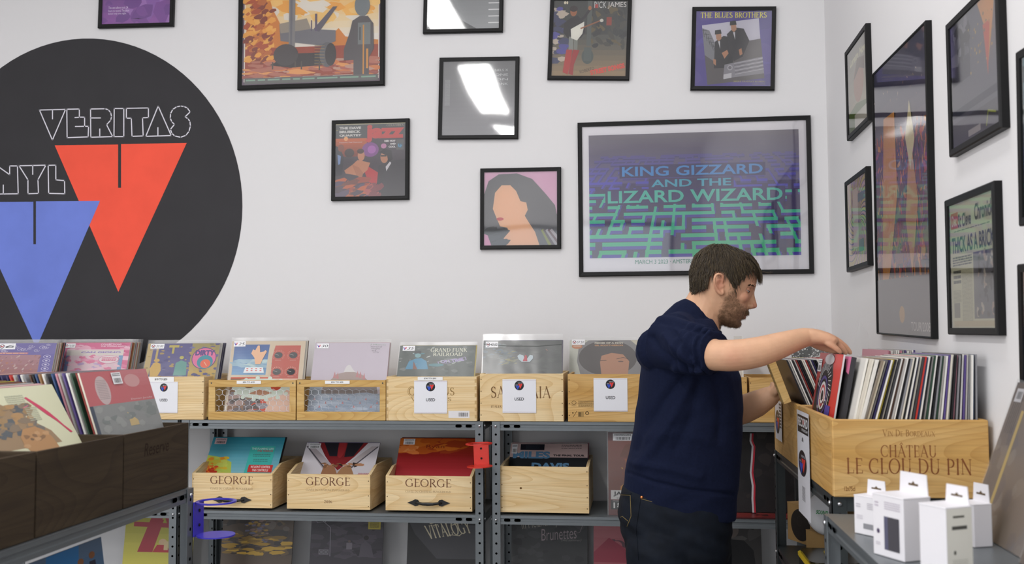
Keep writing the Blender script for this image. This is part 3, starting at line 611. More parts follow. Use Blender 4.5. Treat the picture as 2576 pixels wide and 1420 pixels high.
def a_news(c):
    c.rect(0, 0, 1, 1, '#d8d6b8'); c.rect(.03, .07, .2, .2, '#cc5a48'); c.text('Dec', .05, .09, .17, .18, '#e6d8c0', bold=.03)
    c.text('St Cleve', .2, .09, .5, .2, '#3a3c3a', font='sans', bold=.03, shear=.1); c.text('Chronicle', .58, .05, .98, .18, '#3a3c3a', bold=.03, shear=.1); c.lines(.1, .22, .9, .235, 1, '#6c6c60', 3)
    c.text('THICK AS A BRICK', .04, .27, .98, .4, '#26345a', bold=.03); c.lines(.05, .43, .5, .51, 4, '#44483e', 5, .6); c.lines(.06, .54, .24, .66, 3, '#33362f', 7, .6)
    c.lines(.26, .54, .5, .98, 44, '#9a987f', 6, .45); c.lines(.05, .7, .24, .8, 10, '#9a987f', 8, .45); c.rect(.06, .8, .2, .92, '#8a887a')
    c.rect(.53, .42, .97, .93, '#6c6a70'); c.blobs((.6, .44, .97, .9), ['#3c3834', '#5a524a', '#c8bfae', '#b09a86', '#2c2a28'], 50, .02, .06, 9, .6); c.rect(.05, .945, .97, .99, '#cbbd98')
def a_teal(c): c.grad(0, 0, 1, 1, '#8fb0b8', '#3a4a54', 10); c.blobs((0, 0, 1, 1), ['#4a8a94', '#38525c', '#a8b0b0'], 40, .03, .1, 3)
def a_orange(c): c.grad(0, 0, 1, .5, '#e0702c', '#d85a30', 5); c.grad(0, .5, 1, 1, '#7a7ac8', '#5a52b0', 5); c.blobs((0, .2, 1, .8), ['#e08a3c', '#c8a890', '#6a60b8'], 30, .04, .1, 3)
frame('black frame with a purple print, highest at left above the painted disc', [(249,-121),(437,-126),(437,64),(247,71)], a_purple)
frame('large black framed desert vehicle poster with an orange sky', [(599,-66),(968,-84),(966,214),(597,226)], a_desert, bw=.02)
frame('black frame with glossy dark print, cut by the photo top right of the desert poster', [(1065,-118),(1266,-123),(1266,79),(1066,84)], a_grey(2, '#7c7e80', '#a4a6a8'))
frame('black frame with a plain reflective grey print, left of the street guitarist', [(1104,145),(1306,141),(1303,349),(1102,350)], a_grey(1, '#7a7a7c', '#98979a'))
frame('black framed record sleeve of a guitarist in red boots on a street', [(1384,-10),(1590,-10),(1583,201),(1377,200)], a_street)
frame('black framed violet record sleeve with yellow title and two men in hats', [(1742,17),(1954,15),(1948,227),(1737,226)], a_violet)
frame('black framed record sleeve with red jazz lettering and a woman in red', [(832,303),(1028,297),(1029,502),(834,505)], a_club)
frame('black framed pink record sleeve with a dark-haired colour block portrait', [(1207,424),(1411,420),(1411,626),(1208,628)], a_pink)
frame('wide black frame with a green and blue maze poster in a white mat', [(1453,308),(2043,290),(2045,688),(1456,697)], a_maze, bw=.019, passe=(.03, .06, .967, .905))
frame('small black framed portrait sleeve, upper one beside the room corner', [(2126,130),(2178,55),(2180,306),(2128,357)], a_portrait, 'x')
frame('tall black framed flame coloured tour poster on the right wall', [(2200,181),(2336,41),(2331,852),(2196,838)], a_flame, 'x', bw=.006)
frame('black framed dark print with an orange streak, above the newspaper sleeve', [(2378,61),(2512,-72),(2511,324),(2386,398)], a_night, 'x')
frame('small black framed purple and yellow swirl sleeve, lower one beside the room corner', [(2125,458),(2178,417),(2181,669),(2128,686)], a_swirl, 'x')
frame('black framed newspaper style record sleeve on the right wall', [(2376,505),(2501,453),(2505,845),(2382,842)], a_news, 'x')
frame('black framed teal print cut by the right photo edge, upper one', [(2554,145),(2690,28),(2694,560),(2561,557)], a_teal, 'x')
frame('black framed orange and violet print at the right photo edge, lower one', [(2559,673),(2696,640),(2700,1020),(2562,975)], a_orange, 'x')
# ================================================================== steel racks
def hole_strip(b, x, y0, z0, z1, face, mi, r=.0045, step=.038):
    z = z0
    while z < z1:
        M = Matrix.Translation((x, y0, z)) @ (Matrix.Rotation(R(90), 4, 'X') if face == 'y' else Matrix.Rotation(R(90), 4, 'Y'))
        pts = [M @ Vector((r*math.cos(2*PI*i/8), r*math.sin(2*PI*i/8), 0)) for i in range(8)]
        b.face(pts, mi); b.face(pts[::-1], mi); z += step
def rack(label, mw, L, dep, shelves, H, braces=True, lipH=.034, m=None, cat='shelving'):
    """local: length along +x, front at y=0 facing -y, depth to +y"""
    m = m or M_STEEL
    T = thing('steel_shelving_rack', label, cat, mw)
    fw, tk = .034, .0025
    for sx, x in ((1, 0), (-1, L)):
        for sy, y in ((1, 0), (-1, dep)):
            b = MB(); b.box(min(x, x+sx*fw), max(x, x+sx*fw), min(y, y+sy*tk), max(y, y+sy*tk), 0, H); b.box(min(x, x+sx*tk), max(x, x+sx*tk), min(y, y+sy*fw), max(y, y+sy*fw), 0, H)
            hole_strip(b, x+sx*fw*.52, y-sy*.0006, .03, H-.02, 'y', 1); hole_strip(b, x-sx*.0006, y+sy*fw*.52, .03, H-.02, 'x', 1)
            hole_strip(b, x+sx*fw*.52, y+sy*(tk+.0006), .03, H-.02, 'y', 1)
            b.build('post', [m, M_HOLE], T)
    for z in shelves:
        b = MB(); t = .0015
        b.box(tk, L-tk, tk, dep-tk, z-t, z)
        prof = [(.004, z), (0.0035, z-.003), (0.0032, z-.011), (.0065, z-.013), (.0065, z-.022), (.0032, z-.024), (.0032, z-lipH), (.012, z-lipH), (.012, z-lipH+t), (.0052, z-lipH+t), (.0052, z-.023), (.009, z-.022), (.009, z-.012), (.006, z-.01)]
        b.prism(prof, 'x', tk, L-tk)
        b.prism([(dep-p[0], p[1]) for p in prof][::-1], 'x', tk, L-tk)
        for x in (tk, L-tk): b.box(x-.0012, x+.0012, .004, dep-.004, z-lipH, z-t)
        for x in (.06, .10, L-.10, L-.06):
            if L < .3: continue
            pts = [(x+.007+.0055*math.cos(R(a)), 0.0026, z-.0175+.0055*math.sin(R(a))) for a in range(-90, 91, 30)] + [(x-.007+.0055*math.cos(R(a)), 0.0026, z-.0175+.0055*math.sin(R(a))) for a in range(90, 271, 30)]
            b.face(pts, 1); b.face(pts[::-1], 1)
        b.build('shelf', [m, M_HOLE], T)
    b0 = MB(); M0 = Matrix.Rotation(R(90), 4, 'X'); b0.lathe([(0, .004), (.003, .0038), (.0052, .002), (.0055, 0)], 10, M0); pr = None
    for z in shelves:
        for x, y in ((.017, 0), (L-.017, 0)):
            if pr is None: pr = b0.build('bolt', M_BOLT, T, smooth=True); o = pr
            else: o = dup(pr, T)
            o.matrix_local = Matrix.Translation((x, y-.001, z-.017))
        for x, s in ((0, -1), (L, 1)):
            o = dup(pr, T); o.matrix_local = Matrix.Translation((x+s*.001, .018, z-.017)) @ Matrix.Rotation(R(90*s), 4, 'Z')
    if braces:
        for (x0, z0), (x1, z1) in (((0.0, shelves[-1]-.06), (L, .1)), ((0.0, .1), (L, shelves[-1]-.06))):
            b = MB(); dx, dz = x1-x0, z1-z0; l = math.hypot(dx, dz); nx, nz = -dz/l*.012, dx/l*.012; yy = dep+.002 if z0 > z1 else dep+.006
            b.prism([(x0+nx, z0+nz), (x0-nx, z0-nz), (x1-nx, z1-nz), (x1+nx, z1+nz)], 'y', yy, yy+.002); b.build('cross_brace', m, T)
    return T
YF = 3.88
ZT = on_y(900, 1060, YF).z; Z2 = on_y(900, 1292, YF).z; Z3 = Z2-.357
xa0, xa1 = on_y(455, 1100, YF).x, on_y(1217, 1100, YF).x
xb0 = on_y(1236, 1100, YF).x
rack('long grey steel rack at the middle of the back wall, red holder on it', Matrix.Translation((xa0, YF, 0)), xa1-xa0, .385, [ZT, Z2, Z3, .10], ZT-.0002)
rack('grey steel rack against the back wall behind the man', Matrix.Translation((xb0, YF, 0)), 1.24, .385, [ZT, Z2, Z3, .10], ZT-.0002)
rack('grey steel rack at the left end of the back wall, mostly behind the dark crates', Matrix.Translation((xa0-.012-1.3, YF, 0)), 1.3, .385, [ZT, Z2, Z3, .10], ZT-.0002)
# left rack, its front facing the aisle (+x)
XLF = -1.150; zl = on_x(490, 1226, XLF).z; yl1 = on_x(487, 1226, XLF).y+.0
RZ90 = Matrix.Rotation(R(90), 4, 'Z'); RZm = Matrix.Rotation(R(-90), 4, 'Z')
rack('grey steel rack in the left foreground under dark stained crates', Matrix.Translation((XLF, yl1-1.3, 0)) @ RZ90, 1.3, .5, [zl, zl-.40, .3], zl-.0002)
# right racks, fronts facing the aisle (-x)
XRF = .444; zr = 1.098
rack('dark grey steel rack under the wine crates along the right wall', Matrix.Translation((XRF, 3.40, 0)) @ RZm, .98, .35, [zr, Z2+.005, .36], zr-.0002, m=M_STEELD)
pc = on_x(2072, 1293, .41); zn = pc.z; yn1 = pc.y
rack('low grey steel rack in the right foreground carrying white boxes', Matrix.Translation((.41, yn1, 0)) @ RZm, .95, .385, [zn, zn-.45, .2], zn-.0002)
# ================================================================== crates
def nails(c, pts):
    for u, v in pts: c.ell(u, v, .0022/c.w, .0022/c.h, '#6a5236', 8)
def crate(label, mw, w, d, h, m, side_h=None, deco=None, th=.010, group=None, feet=False, cat='crate'):
    """local: centred on x, front at y=0, depth to +y, bottom at z=0"""
    T = thing('wooden_crate', label, cat, mw, group); sh = side_h or h
    b = MB(); b.box(-w/2, w/2, 0, th, 0, h); FP = b.build('front_panel', m, T, bevel=.0012)
    b = MB(); b.box(-w/2, w/2, d-th, d, 0, sh); b.build('back_panel', m, T, bevel=.0012)
    for s in (-1, 1):
        b = MB(); x0, x1 = (s*w/2-s*th, s*w/2) if s > 0 else (s*w/2, s*w/2-s*th)
        if sh > h: b.prism([(th, .0), (d-th, 0), (d-th, sh), (.30*d, sh), (th, h)], 'x', min(x0, x1), max(x0, x1))
        else: b.box(min(x0, x1), max(x0, x1), th, d-th, 0, h)
        b.build('side_panel', m, T, bevel=.001)
    b = MB(); b.box(-w/2+th, w/2-th, th, d-th, .0, .008); b.build('bottom_panel', m, T)
    if deco:
        c = Canvas(w, h, matte=True); deco(c); c.build('front_print', FP, y=-.0003)
    if feet:
        for x in (-w*.3, w*.3):
            b = MB(); b.box(x-.02, x+.02, .02, .06, -.008, 0); b.build('rubber_foot', M_HOLE, T, bevel=.001)
    return T
def card(T, x0, x1, z0, z1, kind, text=None, y=-.0022):
    """paper card taped on the crate front, local coords"""
    w, h = x1-x0, z1-z0; c = Canvas(w, h, '#e9eaf0' if kind != 'strip' else '#f2f2f2')
    if kind == 'used': c.logo(.5, .185, .14, .14*w/h); c.text('USED', .36, .54, .64, .63, '#2a2a2e', bold=.02); c.rect(0, .03, 1, .036, '#b79aa4'); c.rect(0, .965, 1, .972, '#b79aa4')
    if kind == 'strip': c.text(text, .25, .25, .74, .75, '#1c1c1e', bold=.03)
    o = c.build({'used': 'price_card', 'strip': 'price_strip'}[kind], T, local=Matrix.Translation(((x0+x1)/2, y, z0)))
    o['label'] = 'white card with a round logo' if kind == 'used' else 'white price strip'
    return o
def back_crate(label, px0, px1, ytop, m, deco=None, Y=3.892, d=.372, ybot=1057, **k):
    a, b_ = on_y(px0, ytop, Y), on_y(px1, ytop, Y); w = b_.x-a.x; h = (a.z+b_.z)/2-ZT-.001
    return crate(label, Matrix.Translation(((a.x+b_.x)/2, Y, ZT+.001)), w-.003, d, h, m, deco=deco, **k), (a.x+b_.x)/2
def pcard(T, cx, px0, py0, px1, py1, kind, text=None, Y=3.892):
    a, b_ = on_y(px0, py0, Y), on_y(px1, py1, Y); return card(T, a.x-cx, b_.x-cx, b_.z-ZT-.001, a.z-ZT-.001, kind, text)
def d_fing(c):
    for i in range(6):
        c.rect(0, .06+.16*i, .022, .14+.16*i, '#c8a877'); c.rect(.978, .06+.16*i, 1, .14+.16*i, '#c8a877')
def d_nails(c): nails(c, [(.015, .12+.25*i) for i in range(4)]+[(.985, .12+.25*i) for i in range(4)])
def d_C(c):
    d_fing(c); c.text('CHRISTUS', .25, .25, .755, .42, '#a08252', font='serif'); c.text('VINEYARDS', .275, .47, .72, .55, '#a08252', font='serif'); c.ring(.285, .335, .045, .11, .004, '#a08252')
    c.rect(.69, .77, .92, .93, '#e4e2e4'); c.barcode(.8, .81, .9, .9)
def d_S(c): d_nails(c); c.text('SASSICAIA', .135, .275, .85, .505, '#7c5c3c', font='serif'); c.text('ITALIA', .135, .67, .26, .715, '#6a4c30', font='serif')
def d_H(c):
    d_nails(c); c.ring(.07, .6, .024, .038, .004, '#55422a'); c.text('PEFC', .045, .66, .1, .675, '#55422a', bold=0); c.lines(.12, .56, .32, .7, 7, '#7c6844', 3, .4)
    c.line([(.06,.9),(.1,.78)], .004, '#3c3022'); c.text('E', .05, .8, .065, .83, '#3c3022'); c.rect(.115, .79, .18, .9, '#a98a58'); c.barcode(.12, .8, .15, .89, '#3c3022'); c.ring(.22, .82, .018, .03, .006, '#3c3022')
def d_win(c): nails(c, [(.015, .1), (.985, .1)])
T, cx = back_crate('pale wooden crate hidden behind the foreground records, left of the pink sleeve', -60, 153, 950, M_PINE, d_nails)
T, cx = back_crate('pale wooden crate holding the pink sleeve', 158, 368, 949, M_PINE, d_nails)
T, cx = back_crate('pale wooden crate with a 10 to 20 dollar strip', 373, 514, 948, M_PINE, d_nails)
pcard(T, cx, 378, 961, 447, 1040, 'used'); pcard(T, cx, 374, 949, 438, 961, 'strip', '$10 TO $20')
def window_crate(label, px0, px1, wx0, wx1, strip, text, sx):
    Y = 3.892; a, b_ = on_y(px0, 957, Y), on_y(px1, 957, Y); w = b_.x-a.x-.003; cx = (a.x+b_.x)/2; h = a.z-ZT-.001; d = .372; th = .012
    T = thing('wire_fronted_crate', label, 'crate', Matrix.Translation((cx, Y, ZT+.001)))
    p0, p1 = on_y(wx0, 975, Y), on_y(wx1, 1038, Y); u0, u1, z1, z0 = p0.x-cx, p1.x-cx, p0.z-ZT, p1.z-ZT
    for q in ((-w/2, w/2, z1, h), (-w/2, w/2, 0, z0)): b = MB(); b.box(q[0], q[1], 0, th, q[2], q[3]); b.build('front_rail', M_PINEG, T, bevel=.001)
    for q in ((-w/2, u0), (u1, w/2)): b = MB(); b.box(q[0], q[1], .0005, th, z0, z1); b.build('front_stile', M_PINEG, T, bevel=.0006)
    for s in (-1, 1): b = MB(); x = s*(w/2-.005); b.box(x-.005, x+.005, th, d, 0, h); b.build('side_panel', M_PINEG, T)
    b = MB(); b.box(-w/2, w/2, d, d+.01, 0, h); b.build('back_panel', M_PINEG, T)
    b = MB(); b.box(-w/2+.01, w/2-.01, th, d, 0, .008); b.build('bottom_panel', M_PINEG, T)
    b = MB(); n = 11; cw = (u1-u0)/n; ch = cw*.87; r_ = -1; z = z0
    while z < z1+ch:
        r_ += 1; off = (r_ % 2)*cw/2
        for i in range(-1, n+1):
            x = u0+i*cw+off; seg = [((x, z), (x+cw/2, z+ch*.3)), ((x+cw/2, z+ch*.3), (x+cw, z)), ((x+cw/2, z+ch*.3), (x+cw/2, z+ch*.85))]
            for p, q in seg:
                if all(u0-.001 <= t[0] <= u1+.001 and z0-.001 <= t[1] <= z1+.001 for t in (p, q)): b.tube([(p[0], th*.6, p[1]), (q[0], th*.6, q[1])], .0008, 4, cap=False)
        z += ch*.85
    b.build('chicken_wire', M_BOLT, T)
    a, b_ = on_y(sx[0], 959, Y), on_y(sx[1], 967, Y); card(T, a.x-cx, b_.x-cx, b_.z-ZT, a.z-ZT, 'strip', text)
    b = MB()
    for s in (-1, 1): b.cyl((s*(w/2-.012), -.001, h-.012), (s*(w/2-.012), .001, h-.012), .003, 8)
    b.build('corner_screws', M_STEELD, T); return T
window_crate('wire fronted crate holding the sleeve of dials and a raised hand', 524, 745, 541, 728, 0, '$20 TO $25', (596, 657))
window_crate('wire fronted crate holding the pale lilac sleeve', 746, 971, 765, 955, 0, '$25 TO $30', (818, 880))
T, cx = back_crate('pale crate with a 30 to 35 dollar strip and barcode scrap', 971, 1200, 948, M_PINE, d_C)
pcard(T, cx, 1042, 958, 1125, 1041, 'used'); pcard(T, cx, 1051, 949, 1114, 957, 'strip', '$30 TO $35')
T, cx = back_crate('pale crate stencilled ITALIA with a used card', 1206, 1418, 941, M_PINE, d_S); pcard(T, cx, 1264, 955, 1349, 1040, 'used')
T, cx = back_crate('golden crate with recycling marks left of the man', 1427, 1650, 942, M_PINEO, d_H); pcard(T, cx, 1493, 952, 1579, 1036, 'used')
T, cx = back_crate('golden crate hidden behind the man, its right edge showing', 1662, 1880, 950, M_PINEO, d_nails)
T, cx = back_crate('golden crate in the corner right of the man', 1884, 2078, 951, M_PINEO, d_nails)
# crates on the second shelf
def d_george(year, yr):
    def f(c):
        nails(c, [(.02, .18), (.02, .6), (.98, .18), (.98, .6), (.98, .9)]); c.text('GEORGE', .23, .09, .76, .31, '#7a5440', font='serif'); c.text('CUVÉE DU CHÂTEAU PUYGUERAUD', .23, .42, .755, .475, '#9c8262', font='serif')
        if year: c.text('2016', .45, .74, .545, .82, '#6a4632', font='serif')
    return f
def low_crate(label, x0, x1, y0, y1, deco, sh, m=M_PINE, rot=0, handle=False):
    Y = 3.90; a, b_ = on_y(x0, y0, Y), on_y(x1, y1, Y); w, h = b_.x-a.x, a.z-b_.z
    T = crate(label, Matrix.Translation(((a.x+b_.x)/2, Y, Z2+.0095)) @ Matrix.Rotation(R(rot), 4, 'Z'), w, .36, h, m, side_h=h+sh, deco=deco, feet=True)
    if handle:
        b = MB(); z = h*.235; hw = w*.2
        pth = [(-hw*.75, -.004, z), (-hw*.6, -.012, z), (-hw*.3, -.02, z-.002), (0, -.022, z-.002), (hw*.3, -.02, z-.002), (hw*.6, -.012, z), (hw*.75, -.004, z)]
        b.tube(pth, [.004, .005, .006, .0068, .006, .005, .004], 8)
        for s in (-1, 1):
            o = [(s*hw*.5, z), (s*hw*.62, z-.011), (s*hw*.78, z-.013), (s*hw*.95, z-.007), (s*hw*1.22, z), (s*hw*.95, z+.007), (s*hw*.78, z+.013), (s*hw*.62, z+.011)]
            if s < 0: o = o[::-1]
            b.prism(o, 'y', -.004, 0)
        hd = b.build('handle', mat('black_iron', '#141416', rough=.45), [k for k in T.children if k.name.startswith('front_panel')][0], smooth=False); hd['label'] = 'black iron pull handle'
    return T
g1 = low_crate('pale GEORGE crate with an iron handle holding the sky blue sleeve', 483, 685, 1191, 1281, d_george(0, 0), .028, handle=True)
g2 = low_crate('pale GEORGE crate marked 2016 on the middle shelf', 722, 931, 1192, 1283, d_george(1, 0), .026)
g3 = low_crate('pale GEORGE crate with an iron handle holding the red sleeve', 970, 1188, 1195, 1286, d_george(0, 0), .026, handle=True)
g4 = low_crate('plain knotty pine crate without lettering on the middle shelf', 1258, 1482, 1168, 1287, lambda c: (nails(c, [(.02,.1),(.02,.4),(.02,.66),(.02,.9),(.98,.1),(.98,.4),(.98,.66),(.98,.9)]), c.ell(.235, .47, .014, .024, '#8a6a40'), c.ell(.235, .47, .007, .012, '#4c3822')), .006)
# dark crates on the left rack
yk = [yl1-.336*i-.004 for i in range(4)]
DC = []
for i, (lab, pr) in enumerate((('dark stained crate at the far end of the left rack holding the red sleeve', True), ('dark stained crate in the middle of the left rack, holding the cream sleeve', False), ('dark stained crate nearest the camera on the left rack', False))):
    def dd(c, pr=pr):
        if pr: c.text('Reserve', .28, .18, .66, .36, '#2c2018', bold=.0, shear=.2)
    T = crate(lab, Matrix.Translation((XLF-.012, (yk[i]+yk[i+1])/2, zl+.001)) @ RZ90, .331, .47, on_x(485, 1062, XLF-.012).z-zl-.001, M_DARKW, deco=dd, th=.006); DC.append(T)
# wine crates on the right rack: long sides face the aisle
ya, yb_, yc = 3.395, 2.905, 2.405; hR = .178
def d_clou(c):
    c.text('Vin De Bordeaux', .325, .13, .66, .21, '#96693c', font='serif'); c.text('CHÂTEAU', .31, .33, .665, .475, '#8c5834', font='serif'); c.text('LE CLOU DU PIN', .09, .50, .885, .69, '#84502f', font='serif'); c.text('12x75cl', .07, .86, .14, .92, '#8f6438', bold=.02)
def wine_crate(label, y0, y1, deco):
    w = XR-.016-XRF; cx = (XRF+XR-.016)/2+.002
    T = thing('wine_crate', label, 'crate', Matrix.Translation((cx, y0, zr+.001))); d = y1-y0; th = .012
    b = MB(); b.box(-w/2, w/2, 0, .014, 0, hR); b.build('end_panel', M_PINEO, T, bevel=.003)
    b = MB(); b.box(-w/2, w/2, d-.014, d, 0, hR); b.build('end_panel', M_PINEO, T, bevel=.003)
    for s in (-1, 1): b = MB(); x = s*(w/2-th/2); b.box(x-th/2, x+th/2, .014, d-.014, 0, hR); b.build('side_panel', M_PINEO, T, bevel=.001)
    b = MB(); b.box(-w/2+th, w/2-th, .014, d-.014, 0, .008); b.build('bottom_panel', M_PINEO, T)
    if deco: c = Canvas(w, hR, matte=True); deco(c); c.build('front_print', T, y=-.0003)
    return T, cx, w
T, cx, w = wine_crate('near wine crate on the right rack, lettered LE CLOU DU PIN', yc, yb_-.003, d_clou)
def side_card(T, x, ytop, h, yA, yB, art, name, lab, curl=False):
    # a printed sheet on the crate's aisle side; local frame faces -x
    c = Canvas(yB-yA, h, '#e6e7ee'); art(c); o = c.build(name, T, local=T.matrix_basis.inverted() @ Matrix.Translation((x-.003, (yA+yB)/2, ytop-h)) @ RZm); o['label'] = lab
p0, p1 = on_x(2007, 1030, XRF), on_x(2043, 1318, XRF)
def a_poster(c):
    c.rect(.06, .04, .94, .21, '#1b1b1e'); c.text('RECORD', .1, .06, .9, .15, '#e4e4e8', bold=.03); c.rect(.5, .08, .58, .12, '#c23a2c'); c.text('STORE DAY', .4, .165, .9, .19, '#e4e4e8', bold=.02)
    c.logo(.42, .5, .34, .125); c.lines(.35, .72, .6, .86, 10, '#77777c', 3, .5); c.text('&', .4, .25, .55, .29, '#333338')
def a_poster2(c): c.logo(.36, .55, .34, .3); c.lines(.62, .06, .95, .7, 8, '#55555c', 5, .6)
side_card(T, XRF, p0.z, p0.z-p1.z, min(p0.y, p1.y), max(p0.y, p1.y), a_poster, 'hanging_notice', 'long white notice hanging below the crate side')
T2, cx2, w2_ = wine_crate('far wine crate on the right rack behind the lettered one', yb_, ya, None)
p0, p1 = on_x(1952, 1005, XRF), on_x(1970, 1114, XRF)
side_card(T2, XRF, p0.z, p0.z-p1.z, min(p0.y, p1.y), max(p0.y, p1.y), a_poster2, 'notice_card', 'small white notice with a round logo')
# ================================================================== records
LP = .317
SLV = {}
def blank_mesh(col, th=.0038, w=LP, h=LP):
    k = (col, th)
    if k in SLV: return SLV[k]
    b = MB(); c = lin(col); e = lin(hexmix(col, '#ffffff', .1)); r = rnd(hash(col) % 97 if False else sum(map(ord, col)))
    b.box(-w/2, w/2, 0, th, 0, h, col=c)
    # card seam along the opening
    b.box(-w/2-.0002, -w/2, th*.35, th*.6, .002, h-.002, col=lin(hexmix(col, '#808080', .4)))
    o = b.build('record_sleeve', M_PRINT); me = o.data; bpy.data.objects.remove(o); SLV[k] = me; return me
def blank(label, mw, col, th=.0038, group=None):
    o = bpy.data.objects.new('record_sleeve', blank_mesh(col, th)); COL.objects.link(o); o.matrix_world = mw
    return tag(o, label, 'record', group)
def poly_bag(T, ext=.018, side=.004, y=-.0016):
    b = MB(); w = LP/2+side; h = LP+ext; n = 10; r = rnd(int(ext*1e4)+len(T.name))
    for yy in (y, .0062):
        top = [h+r.uniform(-.003, .002) for _ in range(n+1)]
        for i in range(n):
            x0, x1 = -w+2*w*i/n, -w+2*w*(i+1)/n
            b.face([(x0, yy, 0), (x1, yy, 0), (x1, yy if y == yy else yy, top[i+1]), (x0, yy, top[i])])
    b.build('poly_sleeve', M_POLY, T)
def sticker(T, u0, v0, u1, v1, fn, name='price_sticker', base='#efeff2', lab='small white price sticker', off=.0021):
    w, h = (u1-u0)*LP, (v1-v0)*LP; c = Canvas(w, h, base); fn(c)
    o = c.build(name, T, local=Matrix.Translation((((u0+u1)/2-.5)*LP, -off, (1-v1)*LP))); o['label'] = lab; return o
def s_hand(t, ringed=False):
    def f(c):
        if ringed: c.ring(.2, .5, .13, .3, .03, '#2c2c4a'); c.line([(.12,.4),(.2,.62),(.28,.4)], .05, '#b0383c'); c.text(t, .4, .25, .93, .75, '#2c2c34', bold=0, shear=.2)
        else: c.line([(.06,.3),(.15,.75),(.2,.35)], .05, '#3a3ab0'); c.line([(.16,.3),(.24,.7),(.32,.25)], .045, '#c83c48'); c.text(t, .38, .25, .93, .78, '#25252c', bold=0, shear=.2)
    return f
def s_bar(c): c.lines(.08, .1, .92, .38, 2, '#55555a', 3, .5); c.barcode(.15, .5, .85, .9)
def sleeve(label, mw, art, edge='#d8d2c4', th=.0042, poly=None, st=None, cat='record', vs=1):
    T = thing('record_sleeve', label, cat, mw)
    b = MB(); b.box(-LP/2, LP/2, 0, th, 0, LP, col=lin(edge)); b.build('card_sleeve', M_PRINT, T)
    c = Canvas(LP, LP); c.vs = vs; art(c); c.vs = 1; c.build('cover_art', T, y=-.0003)
    if poly: poly_bag(T, poly)
    if st: k_ = max(vs, .55); sticker(T, st[0], st[1]*k_, st[2], st[3]*k_, *st[4:])
    return T
def lean_m(x, ytop, ztop, zb, yaw_=0):
    a = math.acos(max(-1, min(1, (ztop-zb)/LP)))
    return Matrix.Translation((x, ytop-LP*math.sin(a), zb)) @ Matrix.Rotation(R(yaw_), 4, 'Z') @ Matrix.Rotation(-a, 4, 'X'), a
def lp_back(label, x0, x1, ytop, art, zb, n=0, where='', edge='#d8d2c4', poly=.016, st=None, ymax=4.235, ytop_fix=None, cols=None, seed=1, sp=.0075, vs=1):
    Y = ytop_fix
    if Y is None:
        Y = 4.1
        for _ in range(6):
            w = on_y(x1, ytop, Y).x-on_y(x0, ytop, Y).x; Y *= LP/w
        Y = min(Y, ymax)
    for _ in range(30):
        zz = on_y((x0+x1)/2, ytop, Y).z; an = math.acos(max(-1, min(1, (zz-zb)/LP)))
        if Y-LP*math.sin(an) < 3.912+(.006 if poly else 0): Y += .012
    a, b_ = on_y(x0, ytop, Y), on_y(x1, ytop, Y); m, an = lean_m((a.x+b_.x)/2, Y, (a.z+b_.z)/2, zb)
    T = sleeve(label, m, art, edge, poly=poly, st=st, vs=vs)
    r = rnd(seed); off = .0065
    for i in range(n):
        Yt = Y+off*1.0
        if Yt > 4.285: break
        col = r.choice(cols or CK)
        mm = Matrix.Translation((r.uniform(-.003, .005), off, r.uniform(-.0, .002))) @ m
        o = blank('%s-edged record, %s behind %s' % (CNAME[col], ORD[i], where), mm, col, group='records filed behind front sleeves on the back wall'); 
        if poly and i % 2 == 0:
            w = LP/2+.003; b = MB(); b.face([(-w, -.0005, 0), (w, -.0005, 0), (w, -.0005, LP+poly*.9), (-w, -.0005, LP+poly*.9)]); b.build('poly_sleeve', M_POLY, o)
        off += sp
    return T
# ---- front covers on the top of the back rack
def v_lilac(c):
    c.rect(0, 0, 1, 1, '#7b70b4'); c.grad(0, .33, .8, 1, '#b98a92', '#a86a6a', 5); c.blobs((0, .35, .8, 1), ['#c8a4a8', '#b07c74', '#d0b4b0', '#9c6a74', '#c48468'], 90, .01, .05, 4, .4, 20)
    r = rnd(3)
    for i in range(16):
        cx, cy, q = r.uniform(.05, 1), r.uniform(.03, .22), r.uniform(.03, .07)
        c.line([(cx+q*(1-k/14)*math.cos(k*.75), cy+q*(1-k/14)*math.sin(k*.75)) for k in range(14)], .007, '#d8d0e6')
    c.rect(0, .26, .62, .31, '#c8809a'); c.lines(.0, .27, .6, .3, 1, '#e8b8a0', 2, .9); c.rect(.82, .3, 1, 1, '#7064b0')
    for i in range(6): c.ring(.9, .38+.11*i, .05, .045, .008, '#dcd6ea'); c.ell(.9, .38+.11*i, .018, .018, '#dcd6ea')
def v_rose(c):
    c.rect(0, 0, 1, 1, '#e0709c'); c.blobs((0, .05, 1, 1), ['#e889ae', '#d85c90', '#eea6c0', '#e0709c', '#f4c6d6'], 70, .02, .08, 2, 2.5, 10)
    c.text('COLLECTIONS', .57, .03, .87, .075, '#f6e0ea', bold=.03); c.text('THE YOUNG RASCALS', .57, .09, .99, .125, '#f6e0ea', bold=.03); c.ell(.35, .2, .09, .12, '#f0b8cc'); c.rect(.09, .2, .92, .215, '#f4dfe6')
    c.rect(.09, .22, .92, 1, '#e8cfd6'); c.rect(.09, .22, .92, .38, '#e6ddd6'); c.text('CAN GIONO', .3, .26, .88, .31, '#9a80c8', bold=.04); c.rect(.86, .38, .92, 1, '#7fa6cc'); c.rect(.09, .38, .14, 1, '#8a9ed0')
    c.blobs((.12, .4, .86, 1), ['#eda8c2', '#e88aac', '#f2cdd8', '#cdb2d6'], 60, .02, .06, 7, 1.6); c.ell(.72, .5, .15, .12, '#d890b0'); c.ell(.72, .5, .14, .11, '#f0dfe2'); c.lines(.62, .44, .83, .56, 3, '#e06c94', 3, .6)
